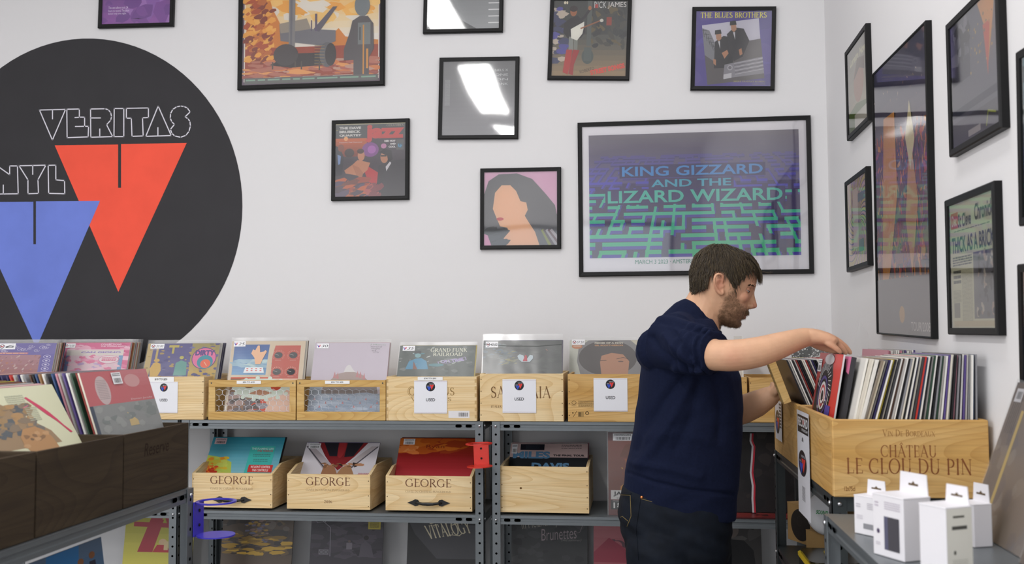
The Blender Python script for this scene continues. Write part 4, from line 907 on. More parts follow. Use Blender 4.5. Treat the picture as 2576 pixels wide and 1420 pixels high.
def v_party(c):
    c.rect(0, 0, 1, 1, '#5f5a92'); c.grad(.62, 0, 1, 1, '#a89a5c', '#c8a850', 5); c.rect(0, 0, .08, 1, '#c8b078'); c.blobs((0, 0, 1, 1), ['#6a6290', '#8a8258', '#c2a85c', '#504c86', '#7c7aa8', '#b89c5a'], 90, .01, .05, 6)
    c.ell(.16, .5, .04, .05, '#d8b45c'); c.poly([(.08,.75),(.12,.58),(.16,.55),(.22,.6),(.24,.8),(.2,1),(.1,1)], '#d8b45c'); c.rect(.13, .1, .16, .5, '#ceb468'); c.ell(.5, .42, .03, .05, '#c8c060'); c.poly([(.42,.95),(.43,.58),(.5,.5),(.58,.56),(.6,.95)], '#6aa69c')
    c.rect(.3, .05, .44, .12, '#c8b85a'); c.rect(.35, .05, .38, .3, '#c8b85a')
    c.ell(.81, .44, .17, .32, '#544a80', 28); c.ell(.81, .44, .16, .3, '#e87aa8', 28); c.text('DIRTY', .68, .2, .95, .36, '#5a3a8c', bold=.06); c.ell(.83, .55, .11, .2, '#2f97a8', 24); c.ell(.84, .6, .07, .13, '#ec6c44', 24); c.line([(.82,.55),(.86,.66)], .01, '#f0c8a8')
    c.text('Ganolier', .05, .15, .17, .2, '#cdc4d0', bold=0)
def v_dials(c):
    c.rect(0, 0, 1, 1, '#dccab0'); c.grad(.04, .09, .53, .9, '#3f66a8', '#6fa4cc', 10); c.blobs((.05, .5, .5, .72), ['#b8cfd8', '#c8dcda', '#9fc0d0'], 26, .02, .06, 2, 2.4, 5)
    c.rect(.57, .12, .94, 1, '#c9543e'); c.poly([(.52,.09),(.6,.1),(.57,.4),(.55,.95),(.5,.95),(.51,.4)], '#dccab0')
    for x, y in ((.65,.38),(.85,.38),(.65,.82),(.84,.82)):
        c.ell(x, y, .055, .085, '#2c2c30', 20); c.line([(x-.045, y-.03), (x, y)], .006, '#e0dad4')
        for k in range(16): t = R(140+k*260/15); c.line([(x+.07*math.cos(t), y+.11*math.sin(t)), (x+.085*math.cos(t), y+.135*math.sin(t))], .005, '#e8c4b4')
        c.lines(x-.04, y+.13, x+.04, y+.145, 1, '#ecd0c0', 1)
    c.poly([(.33,.25),(.36,.12),(.385,.12),(.4,.3),(.45,.28),(.47,.24),(.49,.28),(.44,.5),(.42,.62),(.35,.62),(.33,.45),(.28,.33),(.3,.22)], '#e0b494'); c.poly([(.22,.7),(.46,.7),(.48,.85),(.2,.85)], '#dfe2e4')
    for i in range(8): c.ell(.25+.06*(i % 4), .74+.05*(i//4), .015, .01, '#d0605c')
    c.rect(.04, 1.0, .94, 1.9, '#d8b4a0'); c.rect(.04, .97, .55, 1.0, '#c9543e'); c.rect(.04, 1.0, .35, 1.9, '#8a6c58'); c.blobs((.06, 1.3, .5, 1.9), ['#8f8a90', '#6e6668', '#a89088', '#5c5450'], 40, .03, .09, 4, 1.2); c.poly([(.08,1.2),(.14,1.05),(.3,1.0),(.55,1.0),(.75,1.05),(.85,1.2),(.75,1.42),(.5,1.55),(.3,1.5),(.14,1.4)], '#cdd8cc')
    for k in range(14): t = R(k*26); c.ell(.47+.37*math.cos(t), 1.27+.29*math.sin(t), .03, .05, '#cdd8cc', 8)
    c.ell(.3, 1.15, .09, .1, '#7c5a48'); c.ell(.66, 1.2, .07, .12, '#c04c34'); c.poly([(.3,1.4),(.45,1.28),(.62,1.38),(.5,1.45)], '#b48468')
def v_pale(c):
    c.rect(0, 0, 1, 1, '#d2c8d2'); c.poly([(.42,.84),(.45,.66),(.48,.6),(.51,.62),(.54,.72),(.6,.84)], '#e2dedd')
    c.poly([(.27,1.0),(.33,.86),(.45,.8),(.57,.8),(.68,.88),(.74,1.0)], '#b5a29c')
    for x, y in ((.31,.86),(.35,.88),(.61,.84),(.65,.86),(.7,.9)): c.poly([(x-.02,y+.1),(x,y-.08),(x+.02,y+.1)], '#cc8f90')
    for i, (s, q) in enumerate((('J Mascis', '#86a890'), ('several', '#77707a'), ('shades', '#77707a'), ('of', '#77707a'), ('why', '#77707a'))): c.text(s, .74+.01*i, .04+.05*i, (.95, .9, .88, .83, .87)[i], .08+.05*i, q, bold=-.005, ang=4)
    c.poly([(.16,1.35),(.2,1.15),(.27,1.0),(.74,1.0),(.86,1.15),(.9,1.35)], '#aa9a90'); c.poly([(.15,1.4),(.17,1.2),(.88,1.2),(.9,1.4)], '#8c7f7c'); c.rect(0, 1.38, 1, 3, '#9fabbd'); c.rect(0, 1.1, .16, 1.4, '#a9b4c0'); c.blobs((.05, 1.4, .95, 1.9), ['#aab4c4', '#b6c0ce', '#92a2b6'], 50, .02, .07, 3, 3, 5)
    for i in range(12): x = .08+.075*i; y = 1.5+.1*((i*5) % 3); c.poly([(x-.015,y+.05),(x,y-.02),(x+.015,y+.05)], '#c07c7c')
def v_train(c):
    c.rect(0, 0, 1, 1, '#5e6662'); c.blobs((0, 0, 1, 1), ['#5a625e', '#666e6a', '#545c5a', '#6e7672', '#7c827e'], 90, .01, .07, 5); c.text('GRAND FUNK', .41, .09, .89, .2, '#dcdcc8', font='serif'); c.text('RAILROAD', .45, .23, .83, .33, '#dcdcc8', font='serif')
    c.text('GRAND FUNK', .413, .092, .893, .202, '#dcdcc8', font='serif'); c.text('RAILROAD', .453, .232, .833, .332, '#dcdcc8', font='serif')
    c.line([(.52,.52),(.87,.37),(.89,.45),(.545,.61)], .01, '#b4a8cc', True); c.text('ON TIME', .55, .44, .86, .53, '#b4a8cc', bold=.06, ang=-14)
    c.ell(.26, .26, .08, .025, '#5f8f98'); c.rect(.2, .17, .29, .26, '#3c4244'); c.ell(.25, .32, .04, .07, '#7fa8ac'); c.poly([(.1,.75),(.14,.5),(.22,.42),(.3,.4),(.37,.5),(.4,.75)], '#5896b4'); c.poly([(.2,.75),(.2,.5),(.26,.75)], '#8f6458')
    c.ell(.5, .62, .1, .05, '#5c8c94'); c.blobs((.02, .02, .98, .6), ['#c8cec8', '#aab2ac'], 14, .005, .02, 8, 2.5, -50)
def v_space(c):
    c.rect(0, 0, 1, 1, '#4e5250'); c.blobs((0, 0, 1, 1), ['#4a4e4c', '#555956', '#444846'], 50, .04, .12, 5); c.blobs((.2, .3, .5, .7), ['#68706c', '#7c7c60', '#8c8858', '#5c6e78'], 34, .02, .06, 5, .5, 70); c.blobs((0, .1, .3, .5), ['#5e6e78', '#66706f'], 20, .02, .06, 9)
    r = rnd(6)
    for i in range(90): c.ell(r.random(), r.random()*.75, .002, .002, '#cfd3cf', 6)
    c.poly([(.46,.55),(.44,.45),(.47,.4),(.52,.44),(.54,.6),(.6,.42),(.64,.44),(.64,.52),(.6,.62),(.5,.62)], '#b8c4ca'); c.poly([(.51,.6),(.54,.42),(.56,.44),(.57,.6)], '#b4646a'); c.line([(.8,.26),(.82,.3)], .008, '#b08a80')
    c.line([(.0,.1),(.3,.16),(.7,.17),(1,.12)], .008, '#3a3e3c')
def v_afro(c):
    c.rect(0, 0, 1, 1, '#8c8a8a'); c.poly([(0,0),(.25,0),(.12,.2),(.1,.6),(.15,1),(0,1)], '#cfd0c4'); c.poly([(.8,0),(1,0),(1,.3),(.88,.15)], '#cfc8b4'); c.ell(.5, .5, .38, .5, '#56504f', 30); c.text('PIECES OF A MAN', .33, .05, .7, .1, '#cfc8b8', bold=.05); c.text('GIL SCOTT-HERON', .33, .12, .7, .165, '#c49264', bold=.05)
    c.poly([(.4,.62),(.42,.44),(.55,.36),(.7,.4),(.78,.6),(.76,1),(.42,1)], '#bd8a6a'); c.line([(.62,.53),(.7,.49),(.76,.52)], .014, '#4c342c'); c.line([(.41,.58),(.48,.57)], .014, '#4c342c'); c.ell(.67, .6, .035, .018, '#6a4a3c'); c.ell(.1, .17, .07, .07, '#d08a5c'); c.lines(.05, .13, .15, .2, 3, '#e8d8c4', 3)
def v_hoodoo(c):
    c.rect(0, 0, 1, 1, '#d8d6d0'); c.rect(0, 0, 1, .16, '#2e302e'); c.blobs((0, 0, .8, .16), ['#d8d8d4', '#1c1e1c', '#c8c8c4', '#2c2c2c'], 260, .003, .012, 3, 2); c.ell(.75, .1, .2, .1, '#232826'); c.rect(0, .16, 1, .3, '#a8302a'); c.rect(0, .16, .14, .3, '#d8c83a'); c.text('S', .03, .18, .1, .28, '#232323', bold=.02); c.text('HOODOO', .2, .18, .9, .28, '#e8e0c8', bold=0)
zt = ZT+.0105
lp_back('purple scrollwork sleeve at the left end of the back rack', -40, 152, 864, v_lilac, zt, 9, 'the purple scrollwork sleeve', vs=0.5, seed=2, st=(.18, .01, .42, .16, s_hand('6', True)))
lp_back('glossy pink sleeve with a smaller cream panel, 10 dollar sticker', 160, 327, 863, v_rose, zt, 13, 'the glossy pink sleeve', vs=0.48, seed=3, st=(.04, .02, .2, .13, s_hand('10.00', True)), ytop_fix=4.13, cols=['#d8d2c4','#b4b0ac','#a07850','#8c8c90','#c23a30','#e8e6e0'])
lp_back('violet and yellow sleeve with a round pink emblem', 372, 556, 865, v_party, zt, 9, 'the violet and yellow sleeve', vs=0.47, seed=4, st=(.04, .01, .23, .13, s_hand('20.00', True)), cols=['#d8d2c4','#b4b0ac','#2f2a55','#e8e6e0','#8c8c90'])
lp_back('blue and red sleeve with four dials and a raised hand', 583, 771, 859, v_dials, zt, 5, 'the sleeve with four dials', vs=0.5, seed=5, st=(.03, .0, .19, .13, s_hand('25')), cols=['#5c4032','#1c1c20','#d8d2c4'])
lp_back('pale lilac sleeve with a small white figure on a mound', 790, 984, 863, v_pale, zt, 3, 'the pale lilac sleeve', vs=0.5, seed=6, st=(.03, .02, .19, .14, s_hand('30')), edge='#e8dcdc', cols=['#c98a98','#e8e6e0'])
lp_back('grey green sleeve with cream railroad lettering', 1007, 1197, 870, v_train, zt, 3, 'the grey green railroad sleeve', vs=0.45, seed=7, st=(.04, .01, .2, .14, s_hand('35')), edge='#8a8f8c')
lp_back('dark starry sleeve in a tall loose poly bag', 1216, 1414, 857, v_space, zt, 5, 'the dark starry sleeve', vs=0.46, seed=8, poly=.028, st=(.03, .03, .19, .17, s_hand('42.50', True)), edge='#4c4c4e')
lp_back('grey sleeve with a dark round hairstyle, left of the man', 1433, 1625, 857, v_afro, zt, 4, 'the grey sleeve left of the man', vs=0.48, seed=9, st=(.03, -.02, .2, .11, s_hand('57.50', True)), edge='#cfc8c4')
lp_back('black and white speckled sleeve with a red band, seen under the forearm', 1997, 2190, 872, v_hoodoo, zt, 3, 'the speckled sleeve with a red band', vs=1, seed=10, poly=.01, edge='#d8d2c4', ytop_fix=4.05)
# records filed sideways in the golden crate behind the man
r = rnd(31); x0 = on_y(1872, 930, 4.0).x
for i in range(14):
    col = r.choice(CK); px = 1866+i*7
    x = on_y(px, 930, 3.95).x; x = min(x, .42)
    if abs(x-on_y(1882, 950, 3.9).x) < .014: continue
    blank('%s-edged record, %s from the left beside the man\'s chest' % (CNAME[col], ORD[i]), Matrix.Translation((x, 4.085, zt)) @ RZm, col, group='records filed edge-on at the corner of the back rack')
# ---- middle shelf
def v_sky(c):
    c.grad(0, 0, 1, 1, '#3c9ab0', '#8cc0cc', 12); c.poly([(0,.45),(.18,.5),(.35,.62),(.4,1),(0,1)], '#b8c858'); c.blobs((0, .5, .3, 1), ['#d8b83c', '#c8d060', '#e0902c', '#c8c048'], 60, .02, .07, 3); c.blobs((0, .7, .16, 1), ['#d8502c', '#e87a2c', '#c83c24'], 30, .02, .05, 4)
    c.rect(.56, .22, .9, .98, '#46b8b0'); c.text('THE FLAMING LIPS', .58, .26, .88, .31, '#bfe0da', bold=.03); c.text('THE TERROR', .66, .32, .88, .36, '#b84a4a', bold=.03); c.lines(.62, .42, .86, .5, 2, '#4a8480', 3); c.lines(.64, .54, .84, .62, 2, '#4a8480', 5)
    c.rect(.6, .68, .93, .86, '#cc3c38'); c.text('WE DON\'T CONTROL', .63, .7, .9, .76, '#f0d8d4', bold=.03); c.text('THE CONTROLS', .66, .78, .88, .84, '#f0d8d4', bold=.03)
def v_cross(c):
    c.rect(0, 0, 1, 1, '#ddd8de'); c.poly([(.16,0),(.84,0),(.7,.4),(.5,.85),(.3,.4)], '#8a2a2e'); c.poly([(.24,0),(.44,0),(.46,.4),(.36,.4)], '#2a2830'); c.poly([(.56,0),(.78,0),(.68,.4),(.56,.42)], '#2a2830'); c.ell(.5, .15, .05, .3, '#a83438')
    c.poly([(0,.1),(.1,.1),(.62,.98),(.42,1)], '#b8aeb2'); c.poly([(1,.1),(.9,.1),(.42,.98),(.58,1)], '#c4babc'); c.line([(.02,.12),(.46,1)], .02, '#55525a'); c.line([(.98,.12),(.56,1)], .02, '#55525a')
    c.poly([(.32,.62),(.46,.7),(.54,.98),(.3,.98)], '#a87858'); c.poly([(.66,.62),(.56,.72),(.5,.98),(.76,.98)], '#b08460'); c.blobs((.3, .6, .8, .7), ['#3a2e28', '#8a6448', '#c08c68'], 20, .01, .04, 3, 2)
    c.ell(.8, .96, .05, .05, '#c83038'); c.lines(.8, .88, .95, .98, 4, '#b83840', 2)
def v_redsun(c):
    c.grad(0, 0, 1, .45, '#a8401c', '#8a1c18', 8); c.grad(0, .45, 1, 1, '#8a1a1c', '#b02a34', 8); c.blobs((.05, .02, .8, .28), ['#b8561c', '#c86a24', '#a03c1a'], 40, .04, .12, 3, 2.2, -18); c.blobs((.02, .2, .22, .35), ['#d87a3c', '#e09050'], 10, .03, .06, 4, 2); c.text('Ryan', .36, .16, .6, .26, '#7c2a18', bold=0)
def v_tour(c):
    c.rect(0, 0, 1, .42, '#cbb0ac'); c.rect(0, .42, 1, 1, '#23262a'); c.rect(.13, .02, .44, .2, '#22242c'); c.lines(.2, .06, .38, .18, 5, '#3c4450', 3, .4); c.text('MILES', .04, .24, .52, .46, '#5f8cb0', bold=.05); c.text('DAVIS', .29, .58, .77, .8, '#5f8cb0', bold=.05); c.text('THE FINAL TOUR', .56, .33, .96, .39, '#26262a', bold=.05)
    c.lines(.66, .04, .92, .18, 3, '#4c4446', 7, .35)
def v_jazz(c):
    c.rect(0, 0, 1, 1, '#6c2c2c'); c.grad(.0, .1, 1, .7, '#8a4634', '#7a3c28', 5); c.poly([(.14,.3),(.2,.16),(.35,.1),(.5,.12),(.62,.24),(.7,.32),(.4,.3)], '#7c3c22'); c.poly([(.2,.32),(.55,.3),(.56,.5),(.45,.62),(.28,.6)], '#a8582c'); c.poly([(.12,.95),(.15,.65),(.25,.58),(.45,.62),(.62,.6),(.7,.95)], '#c88a2c'); c.blobs((.16, .3, .6, .9), ['#c07c2c', '#7a3420', '#d8a03c', '#8a4424'], 60, .01, .035, 3, .6)
    c.text('songs for', .2, .62, .5, .67, '#e0d4c4', font='serif', bold=0); c.text('S', .38, .7, .46, .78, '#e8e0d0', font='serif'); c.rect(.03, .7, .32, .81, '#d8d6d4'); c.text('JAZZ', .06, .715, .29, .775, '#232326', bold=.03); c.text('CLASSICS', .1, .785, .29, .8, '#232326'); c.rect(.03, .82, .32, .93, '#1f1f22'); c.text('180', .06, .845, .24, .915, '#e0e0de', bold=.02); c.lines(.05, .825, .3, .84, 1, '#c8c8c8')
def v_obi(c): c.grad(0, 0, 1, 1, '#1e1c1e', '#242022', 4); c.blobs((0, 0, 1, 1), ['#1c1a1c', '#262224', '#302a2a'], 40, .03, .1, 3)
z2 = Z2+.0195
lp_back('sky blue sleeve with a yellow and orange flare, in the first GEORGE crate', 536, 720, 1101, v_sky, z2, 2, 'the sky blue sleeve', vs=0.62, edge='#2a4450', poly=None, ymax=4.23, cols=['#1c1c20'], seed=3, st=(.04, .03, .2, .18, s_bar, 'price_sticker', '#e8c8cc'))
lp_back('red and silver sleeve crossed by two diagonal bands', 772, 957, 1115, v_cross, z2, 1, 'the crossed red and silver sleeve', vs=0.56, edge='#c8c4c8', poly=None, ymax=4.23, seed=4, st=(.04, .03, .2, .18, s_bar))
lp_back('deep red sleeve with an orange glow, in the third GEORGE crate', 1008, 1197, 1104, v_redsun, z2, 3, 'the deep red sleeve', vs=0.62, edge='#2c1c1c', poly=None, ymax=4.23, cols=['#1c1c20','#8a2f2c'], seed=5, st=(.05, .02, .2, .16, s_bar))
lp_back('pink and black sleeve with THE FINAL TOUR lettering', 1284, 1481, 1117, v_tour, z2, 4, 'the pink and black tour sleeve', vs=.52, edge='#8c7c7c', poly=None, ymax=4.22, seed=6, st=(.02, .03, .09, .3, s_bar))
def upright(label, px0, pytop, Y, zb, art, lean=3, **k):
    a = on_y(px0, pytop, Y); m = Matrix.Translation((a.x+LP/2, Y, zb)) @ Matrix.Rotation(R(-lean), 4, 'X'); return sleeve(label, m, art, **k)
upright('dark red jazz sleeve of a man in a hat, standing behind the man', 1529, 1100, 3.925, Z2+.0005, v_jazz, 3, edge='#5c2c2c', poly=.006, st=(.06, .015, .3, .1, s_bar))
o = upright('black sleeve with a red and white paper ribbon', 1786, 1100, 3.99, Z2+.010, v_obi, 6, edge='#1c1c20')
c = MB(); P = [(-.003, .300), (-.006, .27), (.002, .25), (-.003, .19), (-.008, .15), (-.002, .1), (-.005, .05), (-.003, -.002)]
for i in range(len(P)-1):
    (x0, z0), (x1, z1) = P[i], P[i+1]; yy = lambda k: -.004-.004*math.sin(k*1.3)
    c.face([(x0, yy(i), z0), (x0+.007, yy(i), z0), (x1+.007, yy(i+1), z1), (x1, yy(i+1), z1)][::-1], 0, lin('#c4c0c4')); c.face([(x0+.007, yy(i), z0), (x0+.014, yy(i), z0), (x1+.014, yy(i+1), z1), (x1+.007, yy(i+1), z1)][::-1], 0, lin('#b8283a'))
rb = c.build('paper_ribbon', M_PRINT, o); rb['label'] = 'red and white paper ribbon'
def v_flat(c): c.rect(0, 0, 1, 1, '#7c2c2c'); c.blobs((0, 0, 1, 1), ['#5c1f22', '#943a34', '#3a1c1e', '#8a3430'], 50, .03, .1, 3, 2)
T = sleeve('red and black mottled sleeve lying flat on the middle shelf', Matrix.Translation((on_y(1945, 1290, 4.0).x, YF+.014, Z2+.0052)) @ Matrix.Rotation(R(-90), 4, 'X'), v_flat, edge='#4c1c1e')
# ---- lower shelf
def v_yel(c):
    c.rect(0, 0, 1, 1, '#bcb43c'); c.grad(0, 0, 1, 1, '#a8a436', '#c8c050', 5)
    for p in ([(.42,.0),(.58,.0),(.4,1),(.2,1)], [(.5,0),(.62,.0),(.88,1),(.76,1)], [(.12,.35),(.66,.37),(.66,.47),(.12,.45)], [(.46,.3),(.55,.3),(.42,1),(.34,1)]): c.poly(p, '#a82c3c')
    c.ell(.56, .78, .06, .07, '#d8b890'); c.poly([(.42,1),(.48,.84),(.62,.84),(.68,1)], '#b82c38'); c.rect(.58, .76, .64, .95, '#d8c090')
def v_gold(c):
    c.rect(0, 0, 1, 1, '#5a4c40'); c.blobs((0, 0, 1, 1), ['#4a4038', '#6c5a40', '#54483e', '#3e3836', '#6a6058'], 70, .04, .12, 3); c.text('OFFSPRING', .06, .0, .94, .1, '#a8a69c', bold=.0); c.blobs((.32, .12, .66, .75), ['#b89440', '#8a7068', '#6c6c86', '#4a3c34', '#a88438'], 70, .02, .06, 4, .5, 80)
    c.blobs((0, .6, 1, 1), ['#b08a2c', '#c8a03c', '#3c3028', '#8a6c2c'], 60, .02, .05, 5, 3, -4)
def v_court(c):
    c.rect(0, 0, 1, 1, '#3c3840'); c.blobs((0, 0, 1, 1), ['#38343c', '#46404a', '#504a54', '#2e2a32'], 80, .03, .1, 4, 2, 0); c.text('25', .54, .03, .68, .17, '#c4c2c0', font='serif'); c.text('25', .545, .035, .685, .175, '#c4c2c0', font='serif')
    c.rect(.79, .1, .96, .42, '#b8a83c'); c.lines(.81, .15, .94, .4, 9, '#4c4420', 3, .5); c.line([(.06,.18),(.16,.16),(.2,.28),(.08,.3)], .008, '#8a8690', True); c.line([(.16,.26),(.27,.4),(.28,1)], .01, '#8a8690')
    c.poly([(.68,1),(.7,.75),(.76,.66),(.84,.76),(.88,1)], '#55505a'); c.ell(.77, .6, .035, .05, '#2a2426'); c.ell(.54, .68, .018, .025, '#6a5a58'); c.rect(.5, .71, .58, .85, '#77707a'); c.rect(.12, .86, .26, .97, '#77747c'); c.ring(.16, .915, .025, .03, .006, '#3c3a40'); c.ring(.22, .915, .025, .03, .006, '#3c3a40'); c.lines(.2, .14, .7, .16, 1, '#9a98a0', 5)
def v_vital(c):
    c.rect(0, 0, 1, 1, '#2c2b2d'); c.poly([(0,.2),(.3,.28),(1,.3),(1,1),(.4,1),(.1,.5)], '#49484c'); c.text('VITALOGY', .24, .26, .85, .52, '#d8ceb0', font='serif', ang=-14); c.text('VITALOGY', .245, .262, .855, .522, '#d8ceb0', font='serif', ang=-14)
    c.line([(.3,.28),(.5,.19),(.62,.2),(.66,.27),(.6,.3)], .016, '#d8ceb0'); c.line([(.56,.5),(.7,.52),(.74,.46)], .012, '#d8ceb0')
def v_mel(c):
    c.rect(0, 0, 1, 1, '#3c3c3d'); c.blobs((0, 0, 1, 1), ['#3a3a3b', '#474748', '#333234'], 50, .04, .12, 3); c.text('In Melancholy', .12, .12, .62, .36, '#a8a296', bold=-.008, shear=.4, ang=-14); c.text('Brunettes', .38, .32, .86, .56, '#a8969a', bold=-.008, shear=.4, ang=-8); c.text('(sad summer)', .66, .54, .92, .6, '#8f8a86', bold=-.005, shear=.3)
    c.ell(.87, .08, .09, .12, '#66685a', 20); c.line([(.6,.25),(.7,.1),(.74,.02)], .004, '#a8a296'); c.line([(.7,.48),(.9,.4),(.95,.2)], .004, '#a8969a')
def v_pinkru(c): c.grad(0, 0, 1, 1, '#c87f84', '#b8606a', 6); c.text('RUSH', .22, .55, 1.3, .95, '#6c4650', font='serif'); c.poly([(0,.8),(.2,.5),(.4,.7),(.5,1),(0,1)], '#a83c50')
def v_bw(c):
    c.rect(0, 0, 1, 1, '#4a4746'); c.blobs((0, 0, 1, .5), ['#5a5755', '#6a6664', '#3c3938'], 30, .04, .1, 3, 2); c.ell(.62, .3, .1, .16, '#7c706a'); c.poly([(.5,.2),(.55,.06),(.7,.06),(.76,.22),(.7,.2)], '#232122'); c.poly([(.4,1),(.44,.6),(.56,.48),(.78,.5),(.9,.7),(.92,1)], '#1f1e20')
    c.ell(.2, .5, .08, .12, '#8a7c74'); c.poly([(.05,1),(.1,.65),(.3,.65),(.34,1)], '#6c6664')
for lab, x, art, e in (('yellow sleeve with a big red letter A, beneath the left racks', 306, v_yel, '#c8c8b0'), ('dark gold sleeve lettered OFFSPRING on the lower shelf', 552, v_gold, '#3c342c'), ('dark street court sleeve with a yellow sticker', 776, v_court, '#2c2a30'),
                       ('black sleeve with cream curly lettering on the lower shelf', 1021, v_vital, '#2c2b2d'), ('charcoal sleeve with thin handwritten lettering', 1284, v_mel, '#333234'), ('pink sleeve with large dark letters beside the man\'s hip', 1492, v_pinkru, '#c89a9c'), ('black and white portrait sleeve right of the man\'s legs', 1716, v_bw, '#2c2a2a')):
    upright(lab, x, 1320, 4.17, Z3+.0005, art, 9, edge=e, vs=.62)
# ---- left foreground crates
zlb = zl+.0095
def v_salmon(c):
    c.rect(0, 0, 1, .58, '#c06a6e'); c.rect(0, .58, 1, 1, '#8f9190'); c.grad(.5, 0, 1, .3, '#c47c80', '#c27074', 4); c.ell(.72, .2, .12, .12, '#cc9a9a'); c.ell(.25, .33, .1, .25, '#c8b4b4', 26); c.lines(.18, .15, .32, .5, 12, '#a89898', 3, .5)
    c.text('Damien Jurado', .62, .52, .96, .56, '#dcc4c4', bold=0); c.poly([(.5,.75),(.62,.9),(.66,1),(.5,1)], '#c8b080'); c.rect(0, .58, .05, 1, '#4a5260'); c.blobs((.1, .62, .9, 1), ['#8a8e8c', '#9a9c9a', '#808684'], 20, .04, .1, 3)
def v_cream(c):
    c.rect(0, 0, 1, 1, '#d6d6b8'); c.poly([(.0,.42),(.15,.22),(.3,.24),(.45,.4),(.58,.6),(.72,.78),(.78,1),(.1,1),(.02,.7)], '#9c8468'); c.blobs((.08, .3, .62, .8), ['#77726c', '#5f6468', '#a08460', '#8a7a68', '#b08c62'], 70, .03, .08, 3); c.poly([(.36,.82),(.42,.7),(.56,.68),(.66,.78),(.7,.92),(.72,1.1),(.4,1.1),(.36,.95)], '#b48a60'); c.blobs((.38, .78, .68, .98), ['#8c6c50', '#c09870', '#77604c'], 14, .02, .05, 9)
    c.line([(.62,.2),(.72,.38),(.78,.5),(.84,.62),(.88,.72),(.94,.86)], [.03,.05,.05,.03,.02,.03], '#cc4a68'); c.line([(.6,.33),(.54,.36)], .014, '#d07888'); c.lines(.4, .14, .6, .3, 5, '#b8baa4', 3, .5); c.lines(.55, .36, .68, .6, 8, '#b8baa4', 4, .5)
def v_dk(c): c.rect(0, 0, 1, 1, '#4a4644'); c.ell(.8, .62, .14, .3, '#c0aab4', 24); c.blobs((0, 0, 1, 1), ['#3c3a38', '#55504c'], 20, .04, .1, 3)
def left_stack(k, art, label, n, la, lb, seed, st=None, dy=0.0, cols=None, where='', vs=.45):
    yc_ = (yk[k]+yk[k+1])/2; xb = XLF-.012-.012-.003
    m = lambda x, a: Matrix.Translation((x, yc_+dy, zlb)) @ RZ90 @ Matrix.Rotation(R(-a), 4, 'X')
    T = sleeve(label, m(xb, la), art, poly=None, st=st, vs=vs); r = rnd(seed)
    x = xb-.0055
    for i in range(n):
        a = la+(lb-la)*i/n; col = r.choice(cols or CK)
        blank('%s-edged record, %s behind %s' % (CNAME[col], ORD[i], where), m(x, a), col, group='records filed in the dark stained crates'); x -= r.uniform(.0062, .0098) if i % 6 else .013
        if x < xb-.40+.0: break
left_stack(0, v_salmon, 'salmon red and grey sleeve with an oval sticker, left foreground', 34, 19, 24, 5, st=(.42, .03, .56, .2, s_bar), where='the salmon red sleeve')
left_stack(1, v_cream, 'cream sleeve with a painted head and pink lizard shape, left foreground', 32, 30, 22, 6, where='the cream sleeve')
left_stack(2, v_dk, 'dark sleeve with a pale oval at the left photo edge', 20, 33, 22, 7, where='the dark sleeve with a pale oval')
def v_blue(c):
    c.grad(0, 0, 1, 1, '#5a7490', '#2c6496', 5); c.poly([(.3,0),(.7,0),(.6,1),(.2,1)], '#2f78b4'); 
    for x, y in ((.2,.45),(.35,.42),(.52,.3),(.7,.24),(.85,.2)): c.ell(x, y, .04, .05, '#8a5c3c'); c.poly([(x-.06,1),(x-.04,y+.08),(x+.04,y+.08),(x+.07,1)], '#2a2c40')
a = on_x(258, 1352, -1.25); sleeve('blue group photo sleeve on the shelf under the dark crates', Matrix.Translation((-1.21, a.y-LP/2, a.z-LP*.99)) @ RZ90 @ Matrix.Rotation(R(-8), 4, 'X'), v_blue, edge='#c8c8cc', vs=.5)
#print('BLUE z', a.z-LP, 'shelf', zl-.40)
# ---- right hand wine crates
zrb = zr+.0095
def v_swirlred(c):
    c.rect(0, 0, 1, 1, '#a8322e'); c.rect(.68, 0, 1, 1, '#d63a34'); c.poly([(.05,1.1),(.1,.5),(.25,.2),(.45,.08),(.62,.14),(.72,.35),(.74,.7),(.64,1.1)], '#201e24')
    r = rnd(4)
    for i in range(40): t = R(180+i*5.2); a_ = r.uniform(.9, 1.02); c.line([(.4+.2*math.cos(t), .62+.34*math.sin(t)), (.4+.31*a_*math.cos(t+.12), .62+.5*a_*math.sin(t+.12))], .014, '#eceaec' if i % 2 else '#2a282e')
    for i, q in enumerate(('#5a4a94', '#201e24', '#eeecee', '#d8585c', '#eeecee', '#2a282c')): c.ell(.4, .72, .2-.03*i, .34-.05*i, q, 24)
    c.blobs((.25, .75, .55, 1), ['#eeecee', '#26242a', '#2c2a30'], 20, .01, .04, 4, .5); c.ell(.5, .1, .2, .09, '#d8d0d2'); c.rect(.6, .85, .8, 1.1, '#5048a8')
def v_gilt(c):
    c.grad(0, 0, 1, 1, '#b09468', '#8c7448', 8); c.poly([(.1,.0),(.3,0),(.2,1),(0,1),(0,.3)], '#d8c8a4'); c.line([(.3,.3),(.15,.9)], .02, '#e4dcc4'); c.text('JIM CROCE', .42, .12, .95, .32, '#d8c8b8', bold=.05); c.text('Lightning', .4, .34, .8, .48, '#d0bea4', bold=0, shear=.3)
    c.blobs((.1, .6, .6, 1), ['#6c5c3c', '#4c442c', '#8c7c50'], 30, .03, .08, 3); c.rect(.38, .5, .72, .88, '#ecebee'); c.text('UNIQUE', .43, .54, .68, .62, '#3c3a40', bold=.03); c.lines(.42, .66, .7, .7, 2, '#9a9aa0', 3); c.lines(.43, .72, .7, .78, 2, '#e08a74', 3, .9); c.lines(.44, .81, .68, .85, 2, '#9a9aa0', 5)
def rp(Yn, xt, a, dz=0): # matrix of a sleeve whose top-near corner is at x=xt
    return Matrix.Translation((xt-LP*math.sin(R(a)), Yn+LP/2, zrb+dz)) @ RZm @ Matrix.Rotation(R(-a), 4, 'X')
